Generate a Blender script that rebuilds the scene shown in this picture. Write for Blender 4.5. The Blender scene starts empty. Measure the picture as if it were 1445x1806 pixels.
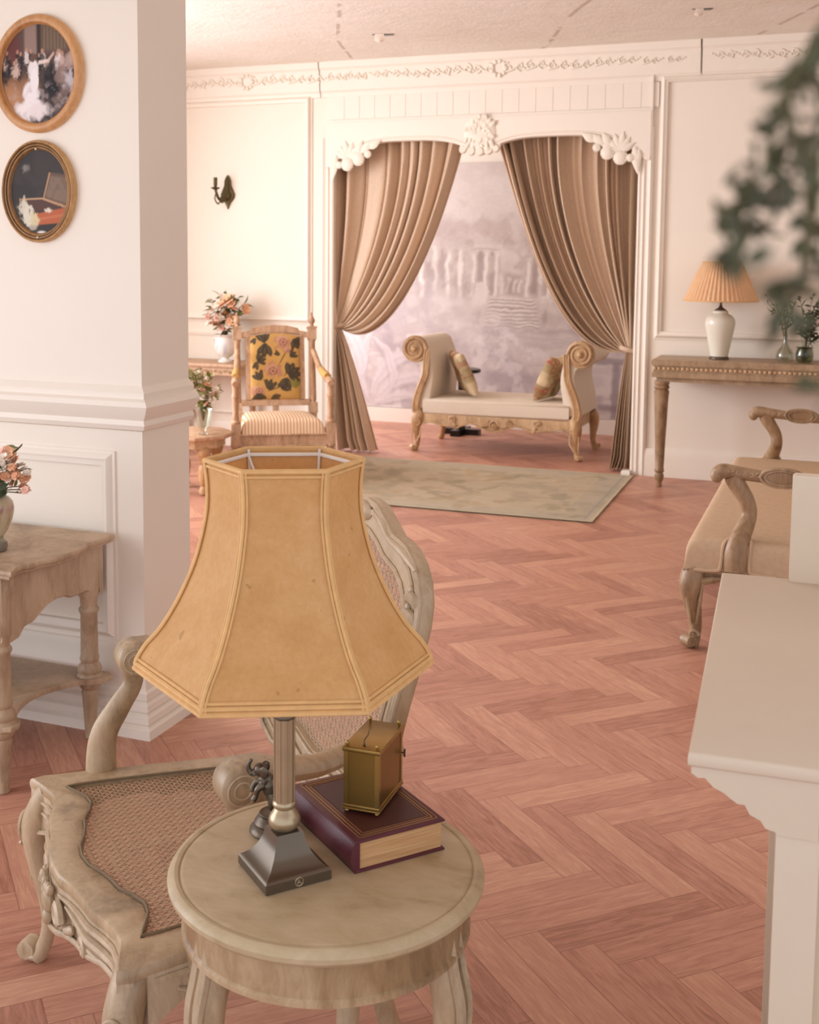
import bpy, bmesh, math, random
import numpy as np
from mathutils import Vector, Matrix
S = bpy.context.scene
COL = S.collection
PI = math.pi
# ------------------------------------------------------------------ camera
FPX, PPX, PPY = 2092.0, 648.0, 658.0            # focal length and principal point for a 1445x1806 frame
pit, yaw, rol = math.radians(5.53), math.radians(21.89), math.radians(0.37)
Fv = Vector((-math.sin(yaw)*math.cos(pit), math.cos(yaw)*math.cos(pit), -math.sin(pit)))
R0 = Vector((math.cos(yaw), math.sin(yaw), 0)); U0 = R0.cross(Fv)
Rv = math.cos(rol)*R0 + math.sin(rol)*U0; Uv = -math.sin(rol)*R0 + math.cos(rol)*U0
cd = bpy.data.cameras.new('camera'); cam = bpy.data.objects.new('camera', cd); COL.objects.link(cam)
cam.matrix_world = Matrix(((Rv.x, Uv.x, -Fv.x, 0), (Rv.y, Uv.y, -Fv.y, 0), (Rv.z, Uv.z, -Fv.z, 1.5), (0, 0, 0, 1)))
cd.sensor_fit = 'HORIZONTAL'; cd.sensor_width = 36; cd.lens = FPX/1445*36
cd.shift_x = (722.5-PPX)/1445; cd.shift_y = (PPY-903)/1445
cd.clip_start = .05; cd.clip_end = 60
cd.dof.use_dof = True; cd.dof.focus_distance = 2.3; cd.dof.aperture_fstop = 12
S.camera = cam
# ------------------------------------------------------------------ view, world, light
S.view_settings.view_transform = 'Standard'; S.view_settings.look = 'None'
S.view_settings.exposure = 0.06; S.view_settings.gamma = 1; S.view_settings.use_curve_mapping = False
def lin(h):
    h = h.lstrip('#'); v = [int(h[i:i+2], 16)/255 for i in (0, 2, 4)]
    return tuple(c/12.92 if c <= .04045 else ((c+.055)/1.055)**2.4 for c in v)
W = bpy.data.worlds.new('world'); S.world = W; W.use_nodes = True
W.node_tree.nodes['Background'].inputs[0].default_value = (*lin('#f1f6ff'), 1)
W.node_tree.nodes['Background'].inputs[1].default_value = 1.3
def area(name, loc, aim, sx, sy, power, col, spread=180):
    l = bpy.data.lights.new(name, 'AREA'); l.shape = 'RECTANGLE'; l.size = sx; l.size_y = sy
    l.energy = power; l.color = lin(col)
    l.spread = math.radians(spread)
    o = bpy.data.objects.new(name, l); COL.objects.link(o); o.location = loc
    o.rotation_euler = (Vector(aim)-Vector(loc)).to_track_quat('-Z', 'Y').to_euler()
    return o
area('window_daylight_far', (-6.05, 5.2, 1.75), (0, 4.5, 1.35), 2.8, 2.2, 215, '#f2f6ff', 158)
area('window_daylight_alcove', (-5.0, 9.3, 1.75), (-2, 9.75, 1.1), 1.3, 2.2, 66, '#faf5fa')
area('window_daylight_near', (-3.6, .85, 1.3), (-1.2, 1.5, .85), 2.0, 1.7, 37, '#f4f6ff')
# ------------------------------------------------------------------ helpers
def tag(o, label=None, cat=None, group=None, kind=None):
    if label: o['label'] = label
    if cat: o['category'] = cat
    if group: o['group'] = group
    if kind: o['kind'] = kind
    return o
def thing(name, label, cat, loc, rz=0, group=None):
    o = bpy.data.objects.new(name, None); COL.objects.link(o); o.empty_display_size = .05
    o.location = loc; o.rotation_euler = (0, 0, rz)
    return tag(o, label, cat, group)
def rotm(ax, deg): return Matrix.Rotation(math.radians(deg), 4, ax)
def tr(x, y, z): return Matrix.Translation((x, y, z))
class MB:
    def __init__(s, M=None): s.bm = bmesh.new(); s.M = M or Matrix.Identity(4)
    def V(s, p): return s.bm.verts.new(s.M @ Vector(p))
    def F(s, vs):
        try: return s.bm.faces.new(vs)
        except ValueError: return None
    def box(s, x0, x1, y0, y1, z0, z1, M=None):
        old = s.M
        if M: s.M = s.M @ M
        v = [s.V((x, y, z)) for x in (x0, x1) for y in (y0, y1) for z in (z0, z1)]
        for f in ((0, 1, 3, 2), (4, 6, 7, 5), (0, 4, 5, 1), (2, 3, 7, 6), (0, 2, 6, 4), (1, 5, 7, 3)): s.F([v[i] for i in f])
        s.M = old; return s
    def loft(s, loops, closed=True, cap=True):
        L = [[s.V(p) for p in lp] for lp in loops]
        n = len(L[0])
        for a, b in zip(L, L[1:]):
            for i in range(n if closed else n-1):
                j = (i+1) % n; s.F([a[i], a[j], b[j], b[i]])
        if cap and closed: s.F(list(reversed(L[0]))); s.F(L[-1])
        return L
    def lathe(s, prof, seg=24, M=None, sx=1, sy=1):
        old = s.M
        if M: s.M = s.M @ M
        loops = [[(max(r, 1e-4)*math.cos(2*PI*i/seg)*sx, max(r, 1e-4)*math.sin(2*PI*i/seg)*sy, z) for i in range(seg)] for r, z in prof]
        s.loft(loops); s.M = old; return s
    def ell(s, c, r, M=None, seg=12, rings=7):
        if isinstance(r, (int, float)): r = (r, r, r)
        old = s.M; s.M = s.M @ tr(*c) @ (M or Matrix.Identity(4))
        prof = [(math.cos(-PI/2+PI*i/rings), math.sin(-PI/2+PI*i/rings)) for i in range(rings+1)]
        s.loft([[(max(q, .02)*math.cos(2*PI*i/seg)*r[0], max(q, .02)*math.sin(2*PI*i/seg)*r[1], z*r[2]) for i in range(seg)] for q, z in prof])
        s.M = old; return s
    def tube(s, pts, rad, seg=8, up=None, close=False):
        P = [Vector(p) for p in pts]; n = len(P)
        if not isinstance(rad, (list, tuple)): rad = [rad]*n
        T = [((P[min(i+1, n-1)]-P[max(i-1, 0)]) if not close else (P[(i+1) % n]-P[i-1])).normalized() for i in range(n)]
        if up is None:
            up = Vector((0, 0, 1)) if abs(T[0].z) < .9 else Vector((1, 0, 0))
        up = Vector(up); loops = []
        N = (up - T[0]*up.dot(T[0])).normalized()
        for i in range(n):
            N = (N - T[i]*N.dot(T[i])).normalized(); B = T[i].cross(N)
            r = rad[i]; ra, rb = (r, r) if isinstance(r, (int, float)) else r
            loops.append([P[i] + N*(ra*math.cos(2*PI*k/seg)) + B*(rb*math.sin(2*PI*k/seg)) for k in range(seg)])
        if close: loops.append(loops[0])
        s.loft(loops, cap=not close); return s
    def prism(s, poly, h0, h1, M=None, bev=0):
        old = s.M
        if M: s.M = s.M @ M
        if bev:
            c = Vector((sum(p[0] for p in poly)/len(poly), sum(p[1] for p in poly)/len(poly)))
            def ins(d): return [tuple(Vector(p)-(Vector(p)-c).normalized()*d) for p in poly]
            loops = [[(*p, h0) for p in ins(bev)], [(*p, h0+bev*.4) for p in ins(bev*.25)], [(*p, h0+bev) for p in poly],
                     [(*p, h1-bev) for p in poly], [(*p, h1-bev*.4) for p in ins(bev*.25)], [(*p, h1) for p in ins(bev)]]
        else: loops = [[(*p, h0) for p in poly], [(*p, h1) for p in poly]]
        s.loft(loops); s.M = old; return s
    def sheet(s, fn, nu, nv, flip=False):
        G = [[s.V(fn(i/nu, j/nv)) for j in range(nv+1)] for i in range(nu+1)]
        for i in range(nu):
            for j in range(nv):
                f = [G[i][j], G[i+1][j], G[i+1][j+1], G[i][j+1]]
                s.F(f[::-1] if flip else f)
        return G
    def spiral(s, c, r, turns, th, X, Y, start=0., dirn=1, n=40):
        c, X, Y = Vector(c), Vector(X).normalized(), Vector(Y).normalized(); pts = []; rr = []
        for i in range(n+1):
            t = i/n; a = start + dirn*2*PI*turns*t; q = r*(1-.9*t)
            pts.append(c + X*(q*math.cos(a)) + Y*(q*math.sin(a))); rr.append(th*(1-.45*t))
        return s.tube(pts, rr, 6, up=X.cross(Y))
    def solid(s, th):
        bm = s.bm; bm.verts.index_update(); bm.normal_update()
        vs = bm.verts[:]; fs = bm.faces[:]; es = [e for e in bm.edges if len(e.link_faces) == 1]
        nv = [bm.verts.new(v.co-v.normal*th) for v in vs]
        for f in fs: s.F([nv[v.index] for v in reversed(f.verts)])
        for e in es:
            a, b = e.verts; s.F([a, nv[a.index], nv[b.index], b])
        return s
    def build(s, name, mat, parent=None, ang=40, recalc=True, col=None):
        if recalc: bmesh.ops.recalc_face_normals(s.bm, faces=s.bm.faces)
        me = bpy.data.meshes.new(name); s.bm.to_mesh(me); s.bm.free()
        me.polygons.foreach_set('use_smooth', [True]*len(me.polygons)); me.set_sharp_from_angle(angle=math.radians(ang))
        if col is not None:
            at = me.color_attributes.new('paint', 'FLOAT_COLOR', 'POINT')
            co = np.empty(len(me.vertices)*3, dtype=np.float32); me.vertices.foreach_get('co', co)
            at.data.foreach_set('color', np.asarray(col(co.reshape(-1, 3).astype(float)).rgba(), dtype=np.float32).ravel())
        me.materials.append(mat)
        o = bpy.data.objects.new(name, me); COL.objects.link(o)
        if parent: o.parent = parent
        return o
def struct(name, mb, mat, parent=None, ang=35):
    o = mb.build(name, mat, parent, ang)
    o['kind'] = 'structure'
    return o
def molding(mb, path, prof, closed=False):
    """sweep prof [(out, z)] along an XY path with mitred corners; out is to the right-hand side of travel"""
    P = [Vector(p) for p in path]; n = len(P); loops = []
    for i in range(n):
        a = P[i]-P[i-1] if (i > 0 or closed) else P[1]-P[0]
        b = P[(i+1) % n]-P[i] if (i < n-1 or closed) else P[i]-P[i-1]
        na = Vector((a.y, -a.x)).normalized(); nb = Vector((b.y, -b.x)).normalized()
        m = (na+nb).normalized(); m = m/max(.2, m.dot(na))
        loops.append([(P[i].x+m.x*o, P[i].y+m.y*o, z) for o, z in prof])
    if closed: loops.append(loops[0])
    mb.loft(loops, closed=True, cap=not closed)
def arc(cx, cy, r, a0, a1, n): return [(cx+r*math.cos(math.radians(a0+(a1-a0)*i/n)), cy+r*math.sin(math.radians(a0+(a1-a0)*i/n))) for i in range(n+1)]
def interp(x, xs, ys): return float(np.interp(x, xs, ys))
def smooth_path(pts, n=6):
    """Catmull-Rom"""
    P = [Vector(p) for p in pts]; out = []
    for i in range(len(P)-1):
        a, b, c, d = P[max(i-1, 0)], P[i], P[i+1], P[min(i+2, len(P)-1)]
        for k in range(n):
            t = k/n
            out.append(.5*((2*b)+(c-a)*t+(2*a-5*b+4*c-d)*t*t+(3*b-a-3*c+d)*t**3))
    out.append(P[-1]); return out
def smooth_vals(v, n=6): return [p.x for p in smooth_path([(a, 0, 0) for a in v], n)]
# ------------------------------------------------------------------ numpy paint helpers
def vnoise(x, y, seed=0):
    xi = np.floor(x).astype(int); yi = np.floor(y).astype(int); fx = x-xi; fy = y-yi
    fx = fx*fx*(3-2*fx); fy = fy*fy*(3-2*fy)
    def h(a, b):
        n = (a*374761393 + b*668265263 + seed*144665 + 1013904223) & 0x7fffffff
        n = ((n ^ (n >> 13))*1274126177) & 0x7fffffff
        return ((n ^ (n >> 16)) & 0xffff)/65535.
    return (h(xi, yi)*(1-fx)+h(xi+1, yi)*fx)*(1-fy) + (h(xi, yi+1)*(1-fx)+h(xi+1, yi+1)*fx)*fy
def fbm(x, y, oct=4, seed=0):
    s = 0; a = .5; t = 0
    for o in range(oct): s = s+a*vnoise(x*2**o, y*2**o, seed+o); t += a; a *= .5
    return s/t
def sstep(a, b, x): t = np.clip((x-a)/(b-a), 0, 1); return t*t*(3-2*t)
class Paint:
    def __init__(s, x, y, base): s.x, s.y = np.asarray(x), np.asarray(y); s.c = np.tile(np.array(lin(base)), (len(s.x), 1))
    def put(s, mask, col):
        m = np.clip(np.asarray(mask), 0, 1)[:, None]; s.c = s.c*(1-m)+np.array(lin(col))*m
    def blob(s, cx, cy, rx, ry, col, a=1, rot=0, soft=.25, rough=0, seed=0):
        dx, dy = s.x-cx, s.y-cy; c, q = math.cos(rot), math.sin(rot)
        u = (dx*c+dy*q)/rx; v = (-dx*q+dy*c)/ry; d = np.sqrt(u*u+v*v)
        if rough: d = d+rough*(fbm(s.x*6/rx*.3, s.y*6/rx*.3, 3, seed)-.5)*2
        s.put(a*(1-sstep(1-soft, 1+soft, d)), col)
    def quad(s, pts, col, a=1, soft=.01):
        m = np.ones(len(s.x))
        n = len(pts); ar = sum(pts[i][0]*pts[(i+1) % n][1]-pts[(i+1) % n][0]*pts[i][1] for i in range(n)); sg = 1 if ar > 0 else -1
        for i in range(n):
            (x0, y0), (x1, y1) = pts[i], pts[(i+1) % n]; L = math.hypot(x1-x0, y1-y0)
            d = sg*((x1-x0)*(s.y-y0)-(y1-y0)*(s.x-x0))/L
            m = m*sstep(-soft, soft, d)
        s.put(m*a, col)
    def rgba(s): return np.concatenate([s.c, np.ones((len(s.x), 1))], 1)
# ------------------------------------------------------------------ materials
def newmat(name, rough=.6, metal=0, spec=.4):
    m = bpy.data.materials.new(name); m.use_nodes = True; nt = m.node_tree
    b = nt.nodes['Principled BSDF']; b.inputs['Roughness'].default_value = rough; b.inputs['Metallic'].default_value = metal
    b.inputs['Specular IOR Level'].default_value = spec
    return m, nt, b
def N(nt, t, **kw):
    n = nt.nodes.new(t)
    for k, v in kw.items(): setattr(n, k, v)
    return n
def setin(nt, sock, v):
    if isinstance(v, (int, float)): sock.default_value = v
    elif isinstance(v, tuple): sock.default_value = v if len(v) == len(sock.default_value) else (*v, 1)
    else: nt.links.new(v, sock)
def math_(nt, op, a, b=0, c=None):
    n = N(nt, 'ShaderNodeMath', operation=op); setin(nt, n.inputs[0], a); setin(nt, n.inputs[1], b)
    if c is not None: setin(nt, n.inputs[2], c)
    return n.outputs[0]
def noise(nt, vec, scale, detail=4, rough=.55, dist=0):
    n = N(nt, 'ShaderNodeTexNoise'); n.inputs['Scale'].default_value = scale; n.inputs['Detail'].default_value = detail
    n.inputs['Roughness'].default_value = rough; n.inputs['Distortion'].default_value = dist
    if vec is not None: nt.links.new(vec, n.inputs['Vector'])
    return n.outputs['Fac']
def coord(nt, kind='Object', scale=(1, 1, 1), rot=(0, 0, 0)):
    t = N(nt, 'ShaderNodeTexCoord'); m = N(nt, 'ShaderNodeMapping'); m.inputs['Scale'].default_value = scale; m.inputs['Rotation'].default_value = rot
    nt.links.new(t.outputs[kind], m.inputs['Vector']); return m.outputs[0]
def ramp(nt, fac, stops):
    r = N(nt, 'ShaderNodeValToRGB'); e = r.color_ramp.elements
    while len(e) < len(stops): e.new(.5)
    for i, (p, c) in enumerate(stops): e[i].position = p; e[i].color = (*lin(c), 1)
    nt.links.new(fac, r.inputs[0]); return r.outputs[0]
def mixc(nt, fac, a, b, mode='MIX'):
    n = N(nt, 'ShaderNodeMix', data_type='RGBA', blend_type=mode)
    setin(nt, n.inputs['Factor'], fac); setin(nt, n.inputs['A'], a); setin(nt, n.inputs['B'], b); return n.outputs['Result']
def bump(nt, b, h, strength=.2, dist=.01):
    n = N(nt, 'ShaderNodeBump'); n.inputs['Strength'].default_value = strength; n.inputs['Distance'].default_value = dist
    nt.links.new(h, n.inputs['Height']); nt.links.new(n.outputs[0], b.inputs['Normal'])
def simple(name, col, rough=.6, metal=0, var=.06, scale=20, bmp=0, spec=.4):
    m, nt, b = newmat(name, rough, metal, spec); v = coord(nt)
    f = noise(nt, v, scale); c = lin(col)
    dk = tuple(x*(1-var*2) for x in c); lt = tuple(min(1, x*(1+var)) for x in c)
    nt.links.new(mixc(nt, f, (*dk, 1), (*lt, 1)), b.inputs['Base Color'])
    if bmp: bump(nt, b, noise(nt, v, scale*6), bmp, .004)
    return m
def antique(name, light, mid, dark, rough=.42, scale=9, worn='#efe2cc', wear=.5, stretch=(1, 1, .35), spec=.45):
    """limed / distressed painted wood: mottled glaze, streaks and rubbed raised edges"""
    m, nt, b = newmat(name, rough, 0, spec)
    v = coord(nt, 'Object', stretch)
    f1 = noise(nt, v, scale, 6, .62, .6); f2 = noise(nt, v, scale*4.5, 5, .7, 1.2)
    f = math_(nt, 'ADD', math_(nt, 'MULTIPLY', f1, .7), math_(nt, 'MULTIPLY', f2, .3))
    c = ramp(nt, f, [(.33, dark), (.47, mid), (.62, light)])
    g = N(nt, 'ShaderNodeNewGeometry')
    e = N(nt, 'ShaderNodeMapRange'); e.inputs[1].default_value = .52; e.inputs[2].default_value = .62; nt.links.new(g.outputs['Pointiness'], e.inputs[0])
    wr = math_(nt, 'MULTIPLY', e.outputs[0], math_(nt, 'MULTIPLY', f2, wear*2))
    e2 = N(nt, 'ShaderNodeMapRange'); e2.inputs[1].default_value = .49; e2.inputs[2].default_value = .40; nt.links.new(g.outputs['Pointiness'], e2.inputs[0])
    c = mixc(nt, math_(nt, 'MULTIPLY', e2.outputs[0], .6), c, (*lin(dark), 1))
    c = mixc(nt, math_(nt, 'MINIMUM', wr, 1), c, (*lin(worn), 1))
    nt.links.new(c, b.inputs['Base Color'])
    bump(nt, b, f2, .12, .003)
    r = N(nt, 'ShaderNodeMapRange'); r.inputs[3].default_value = rough-.08; r.inputs[4].default_value = rough+.2; nt.links.new(f1, r.inputs[0]); nt.links.new(r.outputs[0], b.inputs['Roughness'])
    return m
def painted(name, rough=.7, bmp=0, spec=.3, weave=0):
    m, nt, b = newmat(name, rough, 0, spec)
    a = N(nt, 'ShaderNodeVertexColor', layer_name='paint')
    nt.links.new(a.outputs[0], b.inputs['Base Color'])
    if bmp: bump(nt, b, noise(nt, coord(nt), 260, 3), bmp, .002)
    return m
M = {}
M['wall'] = simple('wall_paint', '#eee3d4', .62, 0, .015, 3, .03)
M['trim'] = simple('trim_paint', '#efe4d6', .5, 0, .015, 5, .02)
M['plaster'] = simple('carved_plaster', '#eee3d3', .7, 0, .03, 18, .1)
M['white'] = simple('white_cabinet_paint', '#dccbb5', .4, 0, .035, 6, .03)
M['whitegloss'] = simple('white_gloss_paint', '#efe8de', .35, 0, .01, 4)
def ceiling_mat():
    m, nt, b = newmat('ceiling_plaster', .85, 0, .2); v = coord(nt)
    f = noise(nt, v, 2.2, 8, .65, .4); g = noise(nt, v, 26, 6, .7)
    c = ramp(nt, f, [(.3, '#ede3d6'), (.6, '#f4ece2')])
    # long hairline cracks between the boards
    w = N(nt, 'ShaderNodeTexWave', wave_type='BANDS', bands_direction='DIAGONAL'); w.inputs['Scale'].default_value = .32; w.inputs['Distortion'].default_value = 1.6
    w.inputs['Detail'].default_value = 3; nt.links.new(coord(nt, 'Object', (1.3, .55, 1)), w.inputs['Vector'])
    cr = N(nt, 'ShaderNodeMapRange'); cr.inputs[1].default_value = .9984; cr.inputs[2].default_value = 1.0; nt.links.new(w.outputs['Fac'], cr.inputs[0])
    k = math_(nt, 'MULTIPLY', cr.outputs[0], math_(nt, 'GREATER_THAN', noise(nt, v, 5, 2), .5))
    c = mixc(nt, math_(nt, 'MULTIPLY', k, .55), c, (*lin('#a98f74'), 1))
    sp = math_(nt, 'GREATER_THAN', noise(nt, v, 34, 2, .5), .735)
    c = mixc(nt, math_(nt, 'MULTIPLY', sp, .35), c, (*lin('#b79d86'), 1))
    nt.links.new(c, b.inputs['Base Color']); bump(nt, b, math_(nt, 'ADD', f, math_(nt, 'MULTIPLY', g, .5)), .35, .03); return m
M['ceiling'] = ceiling_mat()
def floor_mat():
    m, nt, b = newmat('herringbone_floor', .42, 0, .42)
    t = N(nt, 'ShaderNodeTexCoord'); sp = N(nt, 'ShaderNodeSeparateXYZ'); nt.links.new(t.outputs['Object'], sp.inputs[0])
    x, y = sp.outputs[0], sp.outputs[1]; s2 = 1/math.sqrt(2); w = .0885; n = 5.
    p = math_(nt, 'MULTIPLY', math_(nt, 'ADD', x, y), s2); q = math_(nt, 'MULTIPLY', math_(nt, 'SUBTRACT', y, x), s2)
    u = math_(nt, 'DIVIDE', math_(nt, 'SUBTRACT', p, 1.265), w); v = math_(nt, 'DIVIDE', math_(nt, 'SUBTRACT', 2.26, q), w)
    i = math_(nt, 'FLOOR', u); j = math_(nt, 'FLOOR', v)
    k = math_(nt, 'FLOORED_MODULO', math_(nt, 'ADD', math_(nt, 'SUBTRACT', i, j), .001), 2*n)
    k = math_(nt, 'FLOOR', k)
    H = math_(nt, 'LESS_THAN', k, n-.5)
    i0 = math_(nt, 'SUBTRACT', i, k); j0 = math_(nt, 'SUBTRACT', j, math_(nt, 'SUBTRACT', 2*n-1, k))
    def mx(a, c):
        r = N(nt, 'ShaderNodeMix', data_type='FLOAT'); setin(nt, r.inputs[0], H); setin(nt, r.inputs[2], c); setin(nt, r.inputs[3], a); return r.outputs[0]
    al = mx(math_(nt, 'SUBTRACT', u, i0), math_(nt, 'SUBTRACT', v, j0)); ac = mx(math_(nt, 'SUBTRACT', v, j), math_(nt, 'SUBTRACT', u, i))
    ida = mx(i0, i); idb = mx(j, math_(nt, 'ADD', j0, 57.3))
    cid = N(nt, 'ShaderNodeCombineXYZ'); setin(nt, cid.inputs[0], ida); setin(nt, cid.inputs[1], idb); setin(nt, cid.inputs[2], H)
    wn = N(nt, 'ShaderNodeTexWhiteNoise', noise_dimensions='3D'); nt.links.new(cid.outputs[0], wn.inputs[0])
    rnd = wn.outputs[0]
    g = N(nt, 'ShaderNodeCombineXYZ'); setin(nt, g.inputs[0], math_(nt, 'MULTIPLY', al, .30)); setin(nt, g.inputs[1], math_(nt, 'MULTIPLY', ac, 2.6)); setin(nt, g.inputs[2], math_(nt, 'MULTIPLY', rnd, 91))
    gr = noise(nt, g.outputs[0], 2.2, 7, .62, 1.1)
    gr2 = noise(nt, g.outputs[0], 9, 4, .6, .3)
    f = math_(nt, 'ADD', math_(nt, 'ADD', math_(nt, 'MULTIPLY', gr, .62), math_(nt, 'MULTIPLY', gr2, .2)), math_(nt, 'MULTIPLY', rnd, .22))
    c = ramp(nt, f, [(.36, '#9e6a55'), (.5, '#b8826c'), (.6, '#c28d74'), (.74, '#d0a184')])
    e1 = math_(nt, 'MINIMUM', ac, math_(nt, 'SUBTRACT', 1, ac)); e2 = math_(nt, 'MINIMUM', al, math_(nt, 'SUBTRACT', n, al))
    e = math_(nt, 'MULTIPLY', math_(nt, 'MINIMUM', e1, e2), w)
    gap = N(nt, 'ShaderNodeMapRange'); gap.inputs[1].default_value = .0006; gap.inputs[2].default_value = .0022; gap.inputs[3].default_value = 1; gap.inputs[4].default_value = 0
    nt.links.new(e, gap.inputs[0])
    c = mixc(nt, math_(nt, 'MULTIPLY', gap.outputs[0], .5), c, (*lin('#7a4534'), 1))
    nt.links.new(c, b.inputs['Base Color'])
    ht = math_(nt, 'SUBTRACT', math_(nt, 'MULTIPLY', gr, .3), gap.outputs[0]); bump(nt, b, ht, .15, .002)
    return m
M['floor'] = floor_mat()
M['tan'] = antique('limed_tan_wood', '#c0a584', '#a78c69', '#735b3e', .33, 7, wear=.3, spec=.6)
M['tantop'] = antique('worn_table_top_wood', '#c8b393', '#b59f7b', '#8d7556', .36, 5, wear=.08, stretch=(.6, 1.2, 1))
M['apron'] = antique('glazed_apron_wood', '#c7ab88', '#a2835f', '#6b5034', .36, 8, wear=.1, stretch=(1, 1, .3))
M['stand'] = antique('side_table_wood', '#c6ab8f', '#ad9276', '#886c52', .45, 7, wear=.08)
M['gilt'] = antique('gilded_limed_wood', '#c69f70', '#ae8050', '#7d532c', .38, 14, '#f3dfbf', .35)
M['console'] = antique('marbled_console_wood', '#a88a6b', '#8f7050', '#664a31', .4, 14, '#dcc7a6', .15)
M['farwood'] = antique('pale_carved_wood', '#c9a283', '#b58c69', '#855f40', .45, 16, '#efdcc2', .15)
M['cane'] = simple('woven_cane', '#bb9e7f', .55, 0, .12, 60)
M['caneedge'] = simple('cane_spline', '#7d6a50', .55, 0, .2, 60)
M['brass'] = simple('aged_brass', '#a98a4e', .3, .9, .15, 14)
M['brassdark'] = simple('dull_brass_panel', '#8f6f38', .38, .85, .2, 9)
M['bronze'] = simple('dark_bronze', '#6a5e50', .33, .75, .25, 30, .1)
M['pewter'] = simple('bronzed_metal_base', '#6a5d4e', .22, .6, .1, 12)
M['lampcol'] = simple('brushed_bronze_column', '#b5a284', .3, .7, .12, 24)
M['bronzegreen'] = simple('verdigris_bronze', '#5d5233', .45, .6, .25, 40)
def parchment(name, c1, c2, c3, tr_=.35):
    m, nt, b = newmat(name, .62, 0, .25); v = coord(nt)
    f = math_(nt, 'ADD', math_(nt, 'MULTIPLY', noise(nt, v, 16, 6, .6, .5), .6), math_(nt, 'MULTIPLY', noise(nt, v, 130, 4, .7), .4))
    c = ramp(nt, f, [(.34, c1), (.5, c2), (.66, c3)])
    sp = math_(nt, 'GREATER_THAN', noise(nt, v, 70, 1, .4), .78)
    c = mixc(nt, math_(nt, 'MULTIPLY', sp, .35), c, (*lin('#9a6a32'), 1))
    nt.links.new(c, b.inputs['Base Color'])
    td = N(nt, 'ShaderNodeBsdfTranslucent'); nt.links.new(c, td.inputs[0]); ms = N(nt, 'ShaderNodeMixShader'); ms.inputs[0].default_value = tr_
    nt.links.new(b.outputs[0], ms.inputs[1]); nt.links.new(td.outputs[0], ms.inputs[2]); nt.links.new(ms.outputs[0], nt.nodes['Material Output'].inputs[0])
    return m
M['parchment'] = parchment('parchment_shade', '#dfae70', '#e8ba7c', '#eec68e')
M['piping'] = simple('shade_piping', '#e2b478', .7, 0, .12, 60)
M['pleat'] = parchment('pleated_fabric_shade', '#eec193', '#f3cb9f', '#f6d4ac', .3)
M['cream'] = simple('cream_ceramic', '#e2dccb', .18, 0, .03, 5, 0, .5)
M['velvet'] = simple('taupe_curtain_fabric', '#d3b79c', .5, 0, .08, 60, .05, .35)
M['linen'] = simple('cream_linen', '#e2d2be', .85, 0, .04, 90, .15, .15)
M['sofafab'] = simple('tan_textured_upholstery', '#c7aa8c', .9, 0, .1, 45, .25, .1)
M['black'] = simple('black_lacquer', '#1d1714', .3, 0, .1, 9)
M['leather'] = simple('maroon_leather', '#5e2a33', .42, 0, .15, 60, .15)
M['leatherdk'] = simple('dark_brown_leather_panel', '#4a2320', .4, 0, .15, 60, .12)
M['gold'] = simple('gold_tooling', '#b08a52', .4, .5, .1, 40)
def pages_mat():
    m, nt, b = newmat('page_edges', .8, 0, .2); v = coord(nt, 'Object', (1, 1, 60))
    c = ramp(nt, noise(nt, v, 8, 4), [(.3, '#b98a5c'), (.55, '#d0a476'), (.7, '#dcb68a')]); nt.links.new(c, b.inputs['Base Color']); return m
M['pages'] = pages_mat()
M['paint'] = painted('painted_canvas', .6); M['cloth'] = painted('printed_cloth', .85, .2, .15)
M['gloss'] = painted('painted_china', .2, 0, .5)
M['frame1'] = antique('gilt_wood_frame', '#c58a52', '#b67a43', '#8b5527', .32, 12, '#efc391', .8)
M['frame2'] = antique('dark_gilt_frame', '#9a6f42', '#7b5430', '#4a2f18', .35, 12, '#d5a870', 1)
M['leaf'] = simple('green_leaf', '#7d8152', .55, 0, .25, 30)
M['leafdk'] = simple('dark_green_leaf', '#3c4527', .5, 0, .25, 30)
M['leafolive'] = simple('olive_leaf', '#929058', .6, 0, .2, 30)
M['leafblur'] = simple('hanging_leaf', '#55553c', .55, 0, .2, 60)
M['stem'] = simple('plant_stem', '#5b5634', .7, 0, .2, 40)
M['peach'] = simple('peach_petal', '#f0b992', .7, 0, .08, 60)
M['pink'] = simple('pink_petal', '#f2c1ac', .7, 0, .08, 60)
M['whitepetal'] = simple('cream_petal', '#f1e3d2', .7, 0, .05, 60)
def glass_mat(name, col):
    m, nt, b = newmat(name, .03, 0, .5)
    tp = N(nt, 'ShaderNodeBsdfTransparent'); tp.inputs[0].default_value = (*lin(col), 1)
    gl = N(nt, 'ShaderNodeBsdfGlossy'); gl.inputs['Roughness'].default_value = .04
    lw = N(nt, 'ShaderNodeLayerWeight'); lw.inputs[0].default_value = .35
    mr = N(nt, 'ShaderNodeMapRange'); mr.inputs[3].default_value = .06; mr.inputs[4].default_value = .6; nt.links.new(lw.outputs['Facing'], mr.inputs[0])
    ms = N(nt, 'ShaderNodeMixShader'); nt.links.new(mr.outputs[0], ms.inputs[0]); nt.links.new(tp.outputs[0], ms.inputs[1]); nt.links.new(gl.outputs[0], ms.inputs[2])
    nt.links.new(ms.outputs[0], nt.nodes['Material Output'].inputs[0]); return m
M['glass'] = glass_mat('clear_glass', '#eef0ea'); M['glassgreen'] = glass_mat('greenish_glass', '#b8c0a8')
# ================================================================== SETTING
YW, CZ = 8.33, 2.96
struct('floor', MB().box(-6.2, 2.6, -1.6, 10.3, -.05, 0), M['floor'])
struct('ceiling', MB().box(-6.2, 2.6, -1.6, 10.3, CZ, CZ+.06), M['ceiling'])
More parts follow.
